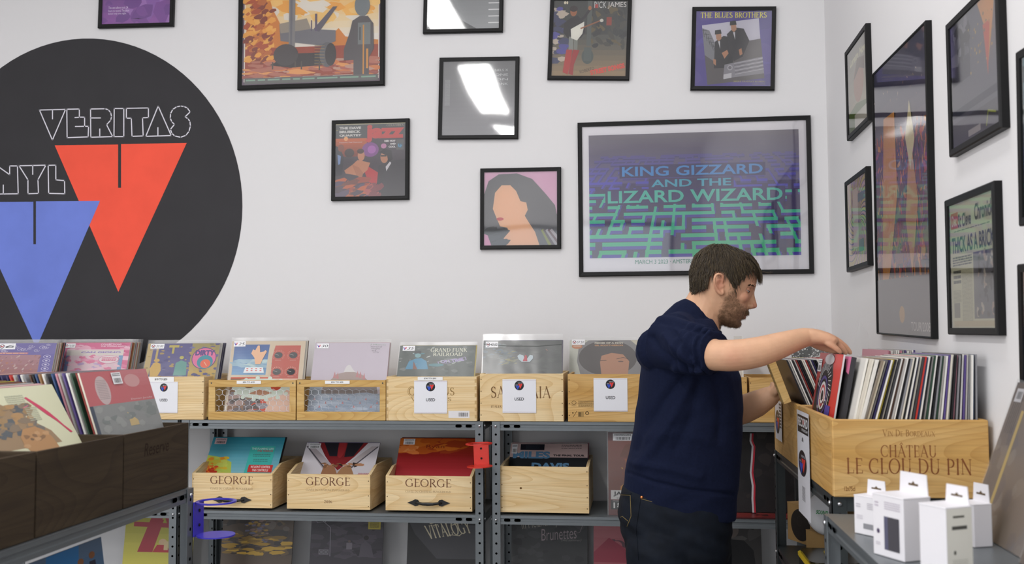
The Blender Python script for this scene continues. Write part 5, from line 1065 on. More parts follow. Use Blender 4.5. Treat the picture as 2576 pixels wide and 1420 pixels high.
sleeve('red sleeve with black and white swirling art, tilted in the near wine crate', rp(2.575, .510, 10, .004), v_swirlred, edge='#d8d6d6', vs=.5, st=(.02, .1, .18, .3, s_bar))
def v_blk(c): c.rect(0, 0, 1, 1, '#2c2b2e'); c.rect(0, 0, 1, .04, '#d87a9c'); c.poly([(.8,0),(1,0),(1,.28),(.88,.24)], '#dc7aa2')
sleeve('thick black sleeve with a pink corner flap, behind the red sleeve', rp(2.55, .524, 11), v_blk, edge='#333236', vs=.5, th=.012)
for i, (col, xt, Yn, aa, th) in enumerate((('#e8e6e0', .5475, 2.50, 13, .005), ('#d8d2c4', .555, 2.47, 14, .004), ('#e8e6e0', .5615, 2.45, 15, .004))):
    blank('%s-edged record, %s from the left before the gilt sleeve' % (CNAME[col], ORD[i]), rp(Yn, xt, aa), col, th)
sleeve('golden brown sleeve with a white label, in the near wine crate', rp(2.428, .570, 16.5), v_gilt, edge='#cfc4ac', vs=.5, poly=.008, st=(.02, .02, .16, .2, s_bar))
r = rnd(77); N = 45; seq = ['#b4b0ac','#2f2a55','#e8e6e0','#c7b23a','#1c1c20','#d8d2c4','#3c3c40','#e8e6e0','#5c4032','#b4b0ac','#e8e6e0','#1c1c20','#8c8c90','#d8d2c4','#1c1c20','#e8e6e0','#2f2a55','#d8d2c4','#3c3c40','#c23a30','#34507e','#e8e6e0','#1c1c20','#b4b0ac','#2f4a3a','#e8e6e0','#1c1c20','#8c8c90','#2f4a3a','#b4b0ac','#e8e6e0','#5a4a86','#d8d2c4','#e8e6e0','#1c1c20','#c98a98','#8c8c90','#3c3c40','#e8e6e0','#5a4a86','#b4b0ac','#8c8c90','#e8e6e0','#34507e','#8c8c90']
for i in range(N):
    t = i/(N-1); xt = .5785+(.7745-.5785)*t; a = 15.5*(1-t)**.9+1.2
    col = seq[i % len(seq)]
    blank('%s-edged record, %s to the right of the gilt sleeve' % (CNAME[col], ORD[i]), rp(2.424+r.uniform(0, .012), xt, a, r.uniform(0, .003)), col, .0036 if i % 5 else .0029, group='records packed edge-on in the near wine crate')
for i in range(22):
    t = i/21; xt = .4205+.112*t; col = r.choice(['#1c1c20','#e8e6e0','#1c1c20','#b4b0ac','#3c3c40','#1c1c20','#8a2f2c','#2f2a55','#d8d2c4','#1c1c20','#e8e6e0','#2f4a3a'])
    blank('%s-edged record leaning left, %s in the far wine crate' % (CNAME[col], ORD[i]), rp(2.925+r.uniform(0, .006), xt, -22, .0), col, .0034, group='records leaning left in the far wine crate')
for i in range(13):
    t = i/12; col = r.choice(['#e8e6e0','#b4b0ac','#8c8c90','#c98a98','#5a4a86','#e8e6e0'])
    blank('%s-edged upright record, %s from the wall in the far wine crate' % (CNAME[col], ORD[12-i]), rp(2.93+r.uniform(0, .01), .70+.072*t, 3*(1-t)+.5, r.uniform(.002, .006)), col, .0036, group='upright records in the far wine crate')

b = MB(); b.box(-.011, .011, 0, .05, 0, .125); T = b.build('wooden_divider', M_PINEG, mw=Matrix.Translation((.4245, 2.935, zr+.001+hR+.003)) @ Matrix.Rotation(R(-20), 4, 'Y'), bevel=.0015)
tag(T, 'short pine block tipped left against the leaning records in the far crate', 'wood block')
# ================================================================== the man
from mathutils.bvhtree import BVHTree
YC = 2.97
def B(px, py, Y=YC): return on_y(px, py, Y)
PX = (B(1800, 720)-B(1700, 720)).x/100          # metres per photo pixel at the man's depth
man = thing('person', 'dark-haired bearded man in a navy sweater and jeans flipping through records', 'person', Matrix.Translation((B(1710, 900).x, YC, 0)))
MI = man.matrix_basis.inverted()
def ring(c, ax, u, v, ru, rv, n=24, e=2.0):
    out = []
    for i in range(n):
        t = 2*PI*i/n; ct, st = math.cos(t), math.sin(t)
        out.append(c + u*(ru*math.copysign(abs(ct)**(2/e), ct)) + v*(rv*math.copysign(abs(st)**(2/e), st)))
    return out
def limb(b, P, Rr, n=20, flat=None):
    """closed tapered limb through points P with radii; round ends"""
    P = [Vector(p) for p in P]; Q = []; W = []
    t0 = (P[0]-P[1]).normalized(); t1 = (P[-1]-P[-2]).normalized()
    for k in (.98, .8, .5): Q.append(P[0]+t0*Rr[0]*k); W.append(Rr[0]*math.sqrt(1-k*k))
    for i in range(len(P)-1):
        m = max(1, int((P[i+1]-P[i]).length/.012))
        for j in range(m):
            t = j/m; Q.append(P[i].lerp(P[i+1], t)); W.append(Rr[i]*(1-t)+Rr[i+1]*t)
    Q.append(P[-1]); W.append(Rr[-1])
    for k in (.5, .8, .98): Q.append(P[-1]+t1*Rr[-1]*k); W.append(Rr[-1]*math.sqrt(1-k*k))
    for _ in range(2):
        Q = [Q[0]]+[(Q[i-1]+Q[i]*2+Q[i+1])/4 for i in range(1, len(Q)-1)]+[Q[-1]]
    b.tube(Q, W, n)
def ball(b, c, rx, ry, rz, M=None, n=16):
    M = (Matrix.Translation(c) @ (M or Matrix())) @ Matrix.Diagonal((rx, ry, rz, 1))
    b.lathe([(math.sin(PI*i/10)+1e-5, -math.cos(PI*i/10)) for i in range(11)], n, M)
def fuse(b, voxel, it=2, fac=.5):
    me = bpy.data.meshes.new('f'); me.from_pydata(b.v, [], b.f); bm = bmesh.new(); bm.from_mesh(me); bmesh.ops.remove_doubles(bm, verts=bm.verts, dist=1e-5)
    bmesh.ops.recalc_face_normals(bm, faces=bm.faces); bm.to_mesh(me); bm.free()
    o = bpy.data.objects.new('f', me); COL.objects.link(o); m = o.modifiers.new('r', 'REMESH'); m.mode = 'VOXEL'; m.voxel_size = voxel
    s = o.modifiers.new('s', 'SMOOTH'); s.factor = fac; s.iterations = it
    bpy.context.view_layer.update(); dg = bpy.context.evaluated_depsgraph_get(); out = bpy.data.meshes.new_from_object(o.evaluated_get(dg), depsgraph=dg)
    bpy.data.objects.remove(o); return out
def co(me):
    a = np.empty(len(me.vertices)*3); me.vertices.foreach_get('co', a); return a.reshape(-1, 3)
def nrm(me):
    a = np.empty(len(me.vertices)*3); me.vertices.foreach_get('normal', a); return a.reshape(-1, 3)
def setco(me, a): me.vertices.foreach_set('co', a.reshape(-1)); me.update()
def finish(me, name, m, cols=None, parent=man):
    me.transform(MI); me.name = name; me.materials.clear(); me.materials.append(m)
    me.polygons.foreach_set('use_smooth', [True]*len(me.polygons))
    if cols is not None:
        at = me.color_attributes.new('Col', 'FLOAT_COLOR', 'POINT'); at.data.foreach_set('color', np.hstack([cols, np.ones((len(cols), 1))]).reshape(-1))
    o = bpy.data.objects.new(name, me); COL.objects.link(o); o.parent = parent; return o
# head frame: t forward, s down the face, both in photo pixels from the ear line
H0 = (1810, 715); TC, TS = .927, .375
def ts2px(t, s): return (H0[0]+t*TC-s*TS, H0[1]+t*TS+s*TC)
def px2ts(x, y): dx, dy = x-H0[0], y-H0[1]; return (dx*TC+dy*TS, -dx*TS+dy*TC)
HB = B(*H0); AT = Vector((TC, 0, -TS))*PX; AS = Vector((-TS, 0, -TC))*PX; AY = Vector((0, -1, 0))*PX     # +y' points to the camera
def H(t, s, y=0): return HB + AT*t + AS*s + AY*y
def headring(s, bk, fr, hw, n=40, ef=2.25, c=5, y0=0):
    out = []
    for i in range(n):
        a = 2*PI*i/n; ct, st = math.cos(a), math.sin(a); e = ef if ct > 0 else 2.1
        r_ = (fr-c) if ct > 0 else (c-bk)
        out.append(H(c + r_*math.copysign(abs(ct)**(2/e), ct), s, y0+hw*math.copysign(abs(st)**(2/e), st)))
    return out
def interp(tab, s):
    for a, b_ in zip(tab, tab[1:]):
        if a[0] <= s <= b_[0]:
            k = (s-a[0])/(b_[0]-a[0]); return [a[j]*(1-k)+b_[j]*k for j in range(1, len(a))]
SK = [(-87,-22,26,14),(-84,-40,42,32),(-76,-55,60,46),(-65,-64,72,55),(-45,-73,82,63),(-25,-75,87,66),(-12,-73,86,66),(0,-70,84,65),(15,-64,83,64),(30,-54,85,61),(42,-44,89,57),(52,-36,87,55),(60,-28,86,52),(68,-20,83,49),(76,-10,84,45),(86,6,80,36),(94,30,66,22)]
b = MB()
b.loft([headring(s, *interp(SK, s)) for s in list(np.arange(-87, 94, 4.0))+[94]])
# mouth and chin build-up, lips, cheeks, brow
ball(b, H(76, 46, 0), 17*PX, 26*PX, 15*PX); ball(b, H(74, 78, 0), 14*PX, 20*PX, 13*PX)
ball(b, H(88.5, 48.5, 0), 6.5*PX, 17*PX, 4.2*PX); ball(b, H(86.5, 57.5, 0), 6.5*PX, 15*PX, 5*PX)
for sy in (-1, 1):
    ball(b, H(60, 13, sy*34), 19*PX, 20*PX, 17*PX); ball(b, H(74, -23, sy*22), 12*PX, 24*PX, 6*PX)
    ball(b, H(91, 25, sy*11.5), 9*PX, 7.5*PX, 7.5*PX)
# nose
NS = [(-20,88,8,72),(-12,88.5,7.5,72),(-4,92,8,74),(4,97.5,8.5,76),(11,103,9.5,78),(17,107,11,80),(22,107.5,12,80),(26,104,12.5,80),(30,97,12,78),(33,92,9,78)]
rr = []
for s, t1, hw, t0 in NS:
    rr.append([H(t0+(t1-t0)*(1-abs(k)**2.4), s, hw*math.copysign(abs(k)**.8, k)*1.15) for k in np.linspace(-1, 1, 13)]+[H(t0-10, s, k*hw) for k in (.8, 0, -.8)])
b.loft(rr)
# ears
def ear(sy):
    y0 = 64
    P = [(1808,722,2),(1812,711,6),(1813,701,9),(1808,695.5,12),(1801,694,15),(1795,697,18),(1791.5,705,20),(1791,714,19),(1793.5,724,16),(1798,733,12),(1803.5,741,9),(1809,745,6),(1812.5,741,3),(1812,733,1)]
    Q = [H(*px2ts(x, y), sy*(y0+o)) for x, y, o in P]
    b.tube(Q, [3*PX,3.2*PX]+[3.6*PX]*7+[4*PX,4.6*PX,5*PX,4.4*PX,3*PX], 10)
    A = [(1808,727,3),(1804,717,6),(1803,708,9)]; b.tube([H(*px2ts(x, y), sy*(y0+o)) for x, y, o in A], [3*PX]*3, 8)
    M = Matrix.Rotation(sy*R(14), 4, 'Z'); ball(b, H(*px2ts(1802, 718), sy*(y0+3)), 10*PX, 5*PX, 24*PX, Matrix.Rotation(R(8), 4, 'Y') @ M)
    ball(b, H(*px2ts(1813, 724), sy*(y0+1)), 3.5*PX, 4*PX, 5*PX)
ear(1); ear(-1)
# neck and upper trunk
limb(b, [B(1795, 728), B(1776, 770), B(1764, 808), B(1745, 850)], [.052, .056, .060, .075])
limb(b, [B(1768, 745), B(1752, 790), B(1738, 830)], [.040, .050, .060])
limb(b, [B(1790, 800, YC-.03), B(1796, 850, YC-.015)], [.02, .018]); limb(b, [B(1790, 800, YC+.03), B(1796, 850, YC+.015)], [.02, .018])
limb(b, [B(1735, 870), B(1733, 960), B(1722, 1100), B(1708, 1250)], [.09, .105, .10, .095])
limb(b, [B(1700, 858, 2.81), B(1720, 850, YC), B(1710, 858, 3.13)], [.052, .06, .052])
# right arm (towards the camera), then the wrist
S_, E_ = B(1690, 858, 2.80), B(1828, 899, 2.635)
limb(b, [S_, B(1760, 882, 2.70), B(1806, 896, 2.648)], [.050, .045, .040])
limb(b, [B(1800, 894, 2.652), B(1832, 896, 2.635), B(1870, 893, 2.635), B(1910, 886, 2.64), B(1955, 872, 2.65), B(1995, 858, 2.665), B(2028, 848, 2.68)], [.0400, .0408, .0405, .0390, .0350, .0295, .0245], n=24)
ball(b, B(1842, 907, 2.618), .02, .017, .022)
def hand(b, W, palm, roots, mids, tips, rad, thumb, trad):
    limb(b, [W[0], W[1]], [W[2], W[3]])
    b.loft(palm)
    for r0, m0, m1, t0, q in zip(roots, mids[0], mids[1], tips, rad): limb(b, [r0, m0, m1, t0], [q*1.12, q*1.02, q*.92, q*.74], n=12)
    limb(b, thumb, trad, n=12)
def palmrings(C):   # (px,py,Yc,halfheight,halfwidthY,tilt)
    out = []
    for px_, py_, Y, hh, hw, ex in C:
        c = B(px_, py_, Y); out.append(ring(c, None, Vector((ex, 0, 1)).normalized(), Vector((0, -1, 0)), hh, hw, 24, 2.5))
    return out
pal = palmrings([(2018, 849, 2.682, .010, .014, .1), (2024, 848.5, 2.683, .021, .0265, .1), (2038, 847, 2.686, .0215, .030, .15), (2056, 849, 2.69, .0205, .036, .2), (2076, 853, 2.692, .018, .040, .35), (2092, 857, 2.692, .0145, .041, .6), (2100, 861, 2.692, .010, .036, .8), (2104, 864, 2.692, .004, .026, .9)])
roots = [B(2082, 863, 2.660), B(2091, 858, 2.679), B(2096, 855, 2.699), B(2095, 853, 2.720)]
m1 = [B(2098, 872, 2.657), B(2109, 866, 2.678), B(2117, 863, 2.701), B(2115, 861, 2.724)]
m2 = [B(2108, 880, 2.657), B(2120, 877, 2.679), B(2129, 875, 2.702), B(2127, 873, 2.726)]
tp = [B(2114, 887, 2.660), B(2127, 888, 2.681), B(2138, 887, 2.703), B(2136, 885, 2.728)]
hand(b, (B(2010, 853, 2.672), B(2040, 848, 2.685), .0262, .023), pal, roots, (m1, m2), tp, [.0080, .0090, .0095, .0092], [B(2044, 858, 2.705), B(2062, 868, 2.722), B(2084, 877, 2.728), B(2101, 884, 2.722)], [.0165, .0145, .0115, .0090])
# left arm behind the chest
limb(b, [B(1710, 860, 3.13), B(1760, 960, 3.19), B(1815, 1052, 3.19)], [.05, .046, .043])
limb(b, [B(1812, 1050, 3.19), B(1870, 1031, 3.15), B(1905, 1016, 3.13), B(1935, 999, 3.115)], [.0435, .0435, .040, .032], n=24)
palL = palmrings([(1928, 1002, 3.12, .015, .02, -.3), (1936, 998, 3.118, .024, .028, -.3), (1946, 990, 3.116, .026, .026, -.4), (1955, 981, 3.114, .030, .018, -.8), (1960, 974, 3.114, .02, .012, -.9)])
b.loft(palL)
for k in range(4):
    Yk = 3.085+.021*k; limb(b, [B(1950, 988, Yk), B(1953, 977, Yk), B(1955, 967, Yk), B(1957, 958+abs(k-1.5)*3, Yk)], [.0095, .009, .0085, .007], n=12)
limb(b, [B(1944, 992, 3.095), B(1951, 984, 3.085), B(1957, 976, 3.082)], [.013, .0115, .009], n=12)
# legs (under the jeans)
NK = [(1688, 1260, 2.88), (1672, 1420, 2.86)]
def leg(b, hipx, hipY, kx, ax_, rs):
    hp, kn, an = B(hipx, 1330, hipY), Vector((kx, hipY, .50)), Vector((ax_, hipY, .10)); limb(b, [hp, kn.lerp(hp, .1), kn, kn.lerp(an, .35), an], rs); return hp, kn, an
xn, xf = B(1675, 1420, 2.87).x, B(1745, 1420, 3.07).x
leg(b, 1690, 2.88, xn+.01, xn-.05, [.062, .060, .050, .046, .036]); leg(b, 1735, 3.06, xf+.03, xf+.02, [.062, .060, .050, .046, .036])
body = fuse(b, .0028, 2, .5)
V = co(body); N_ = nrm(body)
# measure each vertex in the head frame
q = V-np.array(HB); at = np.array(AT)/PX; as_ = np.array(AS)/PX
t_ = q@at/PX; s_ = q@as_/PX; y_ = -q[:, 1]/PX
def g(t, s, y, rt, rs, ry): return np.exp(-(((t_-t)/rt)**2+((s_-s)/rs)**2+((np.abs(y_)-y)/ry)**2))
isn = (s_ < 110) & (np.abs(y_) < 95) & (t_ > -90)
push = np.zeros(len(V))
push += -7.5*g(78, -8, 33, 26, 8.5, 13)+1.5*g(78, 3, 32, 20, 5, 14)         # sockets
push += 1.6*g(88, 42, 0, 14, 3.5, 16)-2.2*g(92, 53, 0, 20, 2.0, 18)         # lip line
push += -1.6*g(90, 68, 0, 20, 4, 14)-2.0*g(90, 34, 21, 14, 10, 5)-3.5*g(98, 33, 6, 8, 3, 3.6)
push += -2.5*g(30, 45, 55, 25, 25, 20)
V += (np.outer(push*PX, at))*isn[:, None]
# inner ear hollow
he = px2ts(1806, 716); w = np.exp(-(((t_-he[0])/6)**2+((s_-he[1])/12)**2))*(np.abs(y_) > 58)
V[:, 1] += w*.0045*np.sign(y_); setco(body, V)
# knuckles and tendon relief on the hand
# colour masks: skin tone, flushed areas, beard
def inside(P, x, y):
    r_ = np.zeros(len(x), bool); n = len(P)
    for i in range(n):
        x1, y1 = P[i]; x2, y2 = P[i-1]
        c_ = ((y1 > y) != (y2 > y)) & (x < (x2-x1)*(y-y1)/((y2-y1) or 1e-9)+x1); r_ ^= c_
    return r_
BP = [px2ts(*p) for p in [(1829,733),(1843,738),(1848,752),(1856,768),(1866,777),(1878,779),(1892,779),(1892,791),(1880,795),(1880,812),(1872,830),(1838,840),(1806,832),(1803,800),(1812,772),(1822,750)]]
bm_ = (inside(BP, t_, s_) & isn & (s_ > 5)).astype(float)
lips = g(91, 49.5, 0, 9, 2.6, 15)+g(91, 57, 0, 9, 3.4, 13)
E = np.empty(len(body.edges)*2, dtype=np.int64); body.edges.foreach_get('vertices', E); E = E.reshape(-1, 2)
deg = np.bincount(E.reshape(-1), minlength=len(V)).astype(float)+1
for _ in range(9):
    acc = bm_.copy(); np.add.at(acc, E[:, 0], bm_[E[:, 1]]); np.add.at(acc, E[:, 1], bm_[E[:, 0]]); bm_ = acc/deg
npr = np.random.RandomState(4); nz = npr.rand(len(V)); 
for _ in range(1):
    acc = nz.copy(); np.add.at(acc, E[:, 0], nz[E[:, 1]]); np.add.at(acc, E[:, 1], nz[E[:, 0]]); nz = acc/deg
skin = np.array(lin('#d2a585')[:3]); red = np.array(lin('#c97f6a')[:3]); bd = np.array(lin('#5f4632')[:3]); lp = np.array(lin('#b8716a')[:3])
C = np.tile(skin, (len(V), 1))
def mixc(C, col, k): k = np.clip(k, 0, 1)[:, None]; return C*(1-k)+col*k
C = mixc(C, red, .75*g(104, 22, 0, 12, 12, 16)+.45*g(70, 12, 45, 22, 14, 30)+.3*g(60, -30, 30, 30, 20, 30))
C = mixc(C, red, .55*np.exp(-(((t_-he[0])/16)**2+((s_-he[1])/30)**2))*(np.abs(y_) > 62))
tipx = B(2110, 875, 2.68); dd = np.linalg.norm(V-np.array(tipx), axis=1); C = mixc(C, red, .35*np.exp(-(dd/.05)**2))
el = B(1845, 905, 2.6); dd = np.linalg.norm(V-np.array(el), axis=1); C = mixc(C, red, .3*np.exp(-(dd/.03)**2))
C = mixc(C, bd, np.clip(bm_*.72-.05+(nz-.5)*1.1*(bm_ > .08), 0, .72)); C = mixc(C, lp, lips*.8*isn)
jaw = np.clip((s_-55)/30, 0, 1)*(bm_ > .3); C = mixc(C, bd, .45*jaw)
M_SKIN = mat('skin', attr=True, rough=.5, spec=.35, noise=(40, .05), bump=(420, .25, .0006))
sb = M_SKIN.node_tree.nodes['Principled BSDF']; sb.inputs['Subsurface Weight'].default_value = .12; sb.inputs['Subsurface Radius'].default_value = (.01, .004, .002); sb.inputs['Subsurface Scale'].default_value = .5
bvh = BVHTree.FromPolygons([Vector(v) for v in V], [tuple(p.vertices) for p in body.polygons])
finish(body, 'body', M_SKIN, C)
# ---- hair
M_HAIR = mat('dark_brown_hair', attr=True, rough=.45, spec=.4)
HR = [(-98,0,32,12),(-96,-26,42,30),(-90,-46,56,46),(-80,-60,70,57),(-66,-72,83,66),(-48,-82,90,70),(-26,-84,92,73),(-5,-82,90,73),(22,-71,86,71),(52,-58,80,66),(64,-50,70,60)]
HP = [px2ts(*p) for p in [(1925,690),(1908,692),(1895,694),(1884,690),(1874,700),(1867,711),(1855,718),(1847,730),(1842,737),(1836,731),(1831,719),(1821,702),(1815,693),(1806,688),(1796,690),(1788,700),(1785,714),(1780,724),(1773,735),(1757,738),(1737,747),(1715,750),(1700,600),(1940,580)]]
gr = []; SS = list(np.arange(-98, 64, 3.2)); NA = 72
b = MB(); r = rnd(5)
for s in SS:
    v = interp(HR, s); w_ = 1+.0
    gr.append(headring(s, v[0]+2.5, v[1]-2.5, v[2]-2.5, NA, ef=2.1))
pts = [[(( (p-HB).dot(AT)/PX/PX), ((p-HB).dot(AS)/PX/PX)) for p in rg] for rg in gr]
ins = [[bool(inside(HP, np.array([a[0]]), np.array([a[1]]))[0]) for a in rg] for rg in pts]
for i in range(len(SS)-1):
    for j in range(NA):
        k = (j+1) % NA
        if ins[i][j] and ins[i][k] and ins[i+1][j] and ins[i+1][k]: b.face([gr[i][j], gr[i][k], gr[i+1][k], gr[i+1][j]], 0, lin('#33291f'))
b.face(gr[0], 0, lin('#33291f'))
capb = BVHTree.FromPolygons([Vector(v) for v in b.v], b.f)
crown = H(-38, -88, 6); cand = [(i, j) for i in range(1, len(SS)) for j in range(NA) if ins[i][j]]
HC = ['#41372a', '#4f4430', '#372e23', '#5a4c36', '#473b2b', '#3c3226']
for n in range(7000):
    i, j = r.choice(cand); p = Vector(gr[i][j])+Vector((r.uniform(-.003, .003), r.uniform(-.003, .003), r.uniform(-.003, .003)))
    tj, sj = pts[i][j]; near = tj > 35 and sj > -45
    L = r.uniform(.008, .016) if near else (r.uniform(.012, .022) if sj > 10 else r.uniform(.018, .042)); lift = r.uniform(.000, .0045); path = []; st = 6
    dirj = Vector((r.uniform(-.25, .25), r.uniform(-.3, .3), r.uniform(-.2, .2))); cur = p
    for k in range(st):
        loc, no, _, _ = capb.find_nearest(cur)
        if loc is None: break
        if (loc-H(5, -20)).dot(no) < 0: no = -no
        path.append(loc+no*(lift+.0012*math.sin(k+n)) if (cur-loc).length < .006 else cur)
        d = (loc-crown); tt = (loc-HB).dot(AT)/PX/PX
        if tt > 20: d = d.normalized()+(AT/PX)*.5+(AS/PX)*.35
        d = d.normalized()+dirj+Vector((0, 0, -.35)); d = d-no*d.dot(no)
        if d.length < 1e-6: break
        cur = path[-1]+d.normalized()*(L/st)
    if len(path) < 3: continue
    w0 = r.uniform(.00045, .00095); b.tube(path, [w0*(1-.85*(k/(len(path)-1))**2) for k in range(len(path))], 3, col=lin(r.choice(HC)), cap=False)
def wisp(P, w0=.0008, y=0):
    for n in range(16):
        Q = [H(*px2ts(x+r.uniform(-2, 2)*(k+1)*.4, yy+r.uniform(-2, 2)*(k+1)*.4), y+r.uniform(-6, 6)) for k, (x, yy) in enumerate(P)]
        Q2 = []
        for k in range(len(Q)-1): Q2 += [Q[k].lerp(Q[k+1], m/3) for m in range(3)]
        Q2.append(Q[-1])
        for _ in range(3): Q2 = [Q2[0]]+[(Q2[k-1]+Q2[k]*2+Q2[k+1])/4 for k in range(1, len(Q2)-1)]+[Q2[-1]]
        b.tube(Q2, [w0*(1-.8*k/(len(Q2)-1)) for k in range(len(Q2))], 3, col=lin(r.choice(HC)), cap=False)
for y in (-30, -12, 4, 20, 34, 46):
    wisp([(1880, 650), (1897, 668), (1907, 685), (1911, 700), (1913-abs(y)*.1, 716)], y=y); wisp([(1870, 648), (1890, 662), (1903, 678), (1906, 690)], y=y); wisp([(1868, 655), (1884, 670), (1893, 683), (1896, 694)], y=y)
for y in (40, 50, 56): wisp([(1862, 655), (1876, 670), (1884, 683), (1882, 694)], y=y); wisp([(1850, 660), (1862, 680), (1867, 698), (1862, 712)], y=y+6); wisp([(1838, 680), (1846, 700), (1848, 718), (1844, 732)], y=y+12)
wisp([(1895, 672), (1912, 684), (1930, 690), (1940, 687)], .0006, 10); wisp([(1795, 622), (1802, 615), (1809, 616), (1811, 621)], .0005, 6); wisp([(1790, 624), (1776, 622), (1762, 630)], .0006, 0)
hb = MB(); hb.v = [tuple(MI @ Vector(v)) for v in b.v]; hb.f, hb.m, hb.c = b.f, b.m, b.c
hr = hb.build('hair', M_HAIR, man, smooth=True)
# ---- beard hairs and eyebrows growing from the skin
b = MB(); n = 0; r = rnd(8); BC = ['#5a4430', '#6e5438', '#4a3828', '#7e6242', '#4c3a2a']
tb = t_[(bm_ > .35) & isn]; idx = np.nonzero((bm_ > .25) & isn)[0]
for n in range(2300):
    i = r.choice(list(idx)) if n == 0 else int(idx[r.randrange(len(idx))])
    if r.random() > bm_[i]*1.1: continue
    p = Vector(V[i]); no = Vector(N_[i]); d = (no*.55+(AS/PX)*.9+(AT/PX)*.25+Vector((r.uniform(-.4, .4), r.uniform(-.4, .4), r.uniform(-.4, .4)))).normalized(); L = r.uniform(.002, .005)
    b.tube([p, p+d*L], [.00028, .0001], 3, col=lin(r.choice(BC)), cap=False)
for n in range(420):
    yy = r.uniform(-22, 22); o_ = H(150, r.uniform(35, 44)+abs(yy)*.25, yy); loc, no, _, _ = bvh.ray_cast(o_, -(AT/PX))
    if loc is None: continue
    d = (no*.5+(AS/PX)*.9+AY/PX*(yy/22)*.5+Vector((r.uniform(-.3, .3),)*3)).normalized(); b.tube([loc, loc+d*r.uniform(.004, .007)], [.0004, .00012], 3, col=lin(r.choice(BC)), cap=False)
bb = MB(); bb.v = [tuple(MI @ Vector(v)) for v in b.v]; bb.f, bb.m, bb.c = b.f, b.m, b.c; bb.build('beard', M_HAIR, man)['label'] = 'short brown beard and moustache'
for sy in (1, -1):
    b = MB()
    for n in range(260):
        k = r.random(); tt = 60+28*k; ss = -19-5*math.sin(PI*min(1, k*1.1))+r.uniform(-2, 2)+(4*k if k > .6 else 0); yy = sy*(52-34*k)
        o_ = H(170, ss, yy*1.9); d0 = (H(10, ss, yy*.35)-o_).normalized(); loc, no, _, _ = bvh.ray_cast(o_, d0)
        if loc is None: continue
        d = (-(AT/PX)*.9+no*.3+AY/PX*sy*.5+Vector((r.uniform(-.2, .2),)*3)).normalized(); b.tube([loc-no*.0003, loc+d*.006], [.0006, .00015], 3, col=lin(r.choice(['#3c2c20','#4a3828','#33261b'])), cap=False)
    bb = MB(); bb.v = [tuple(MI @ Vector(v)) for v in b.v]; bb.f, bb.m, bb.c = b.f, b.m, b.c; bb.build('eyebrow', M_HAIR, man)
    # eye with lids, looking down
    c = H(63, -7.5, sy*35); b = MB(); ball(b, c, .0118, .0118, .0118, n=20)
    eye = fin = None; e_ = MB(); e_.v = [tuple(MI @ Vector(v)) for v in b.v]; e_.f, e_.m, e_.c = b.f, b.m, [lin('#dcd6d0')]*len(b.f)
    b = MB(); gz = (AT/PX*.82+AS/PX*.58).normalized(); b.cyl(c+gz*.0105, c+gz*.0122, .0052, 14); n0 = len(e_.v); e_.v += [tuple(MI @ Vector(v)) for v in b.v]; e_.f += [tuple(i+n0 for i in f) for f in b.f]; e_.m += b.m; e_.c += [lin('#2c2018')]*len(b.f)
    e_.build('eye', mat('eye_surface', attr=True, rough=.15), man, smooth=True)
    b = MB(); rg = []
    fw = AT/PX; dn = AS/PX; sd = AY/PX
    for k in range(9):   # upper lid sweeps from the brow down over the eyeball
        a = R(-80+88*k/8); rg.append([c + (fw*math.cos(a)+dn*math.sin(a))*(.0130*math.cos(R(m)))+sd*(.0140*math.sin(R(m))) for m in range(-80, 81, 10)])
    vs = [p for r_ in rg for p in r_]; n = 17; b.mesh(vs, [(i*n+j, i*n+j+1, (i+1)*n+j+1, (i+1)*n+j) for i in range(8) for j in range(n-1)], 0, lin('#c08c72'))
    b.tube([p+fw*.0006 for p in rg[-1]], .0007, 6, col=lin('#3a2a22'))
    rg = [[c + (fw*math.cos(R(a))+dn*math.sin(R(a)))*(.0129*math.cos(R(m)))+sd*(.0138*math.sin(R(m))) for m in range(-80, 81, 10)] for a in range(34, 90, 9)]
    vs = [p for r_ in rg for p in r_]; b.mesh(vs, [(i*n+j, i*n+j+1, (i+1)*n+j+1, (i+1)*n+j) for i in range(len(rg)-1) for j in range(n-1)], 0, lin('#c08c72'))
    bb = MB(); bb.v = [tuple(MI @ Vector(v)) for v in b.v]; bb.f, bb.m, bb.c = b.f, b.m, b.c; bb.build('eyelids', M_SKIN, man, smooth=True)
# ---- sweater
b = MB()
TOR = [(1262,1571,1849,.163,0),(1240,1569,1851,.165,0),(1200,1571,1857,.169,0),(1130,1585,1863,.171,0),(1060,1596,1867,.176,0),(1000,1604,1867,.183,0),(950,1608,1864,.190,0),(905,1615,1846,.198,0),(875,1626,1832,.200,0),(845,1645,1816,.190,0),(820,1666,1800,.165,0),(800,1688,1788,.13,0)]
rg = []
for k in range(len(TOR)-1):
    for m in range(4):
        f = m/4; y, x0, x1, hy, _ = [TOR[k][q_]*(1-f)+TOR[k+1][q_]*f for q_ in range(5)]; c = (B(x0, y)+B(x1, y))/2; hw = (B(x1, y).x-B(x0, y).x)/2
        tl = -.16*max(0, min(1, (y-1120)/140))   # hem hangs lower in front
        rg.append([p+Vector((0, 0, (p.x-c.x)*tl-(.02 if tl else 0)*max(0, (y-1200)/62))) for p in ring(c, None, Vector((1, 0, 0)), Vector((0, 1, 0)), hw, hy, 48, 2.35)])
b.loft(rg)
limb(b, [B(1698, 852, 2.815), B(1722, 832, YC), B(1700, 852, 3.125)], [.070, .058, .070]); limb(b, [B(1655, 880, 2.85), B(1640, 890, YC), B(1655, 880, 3.09)], [.062, .05, .062])
limb(b, [B(1742, 812, YC), B(1725, 830, YC), B(1700, 870, YC)], [.075, .08, .085])
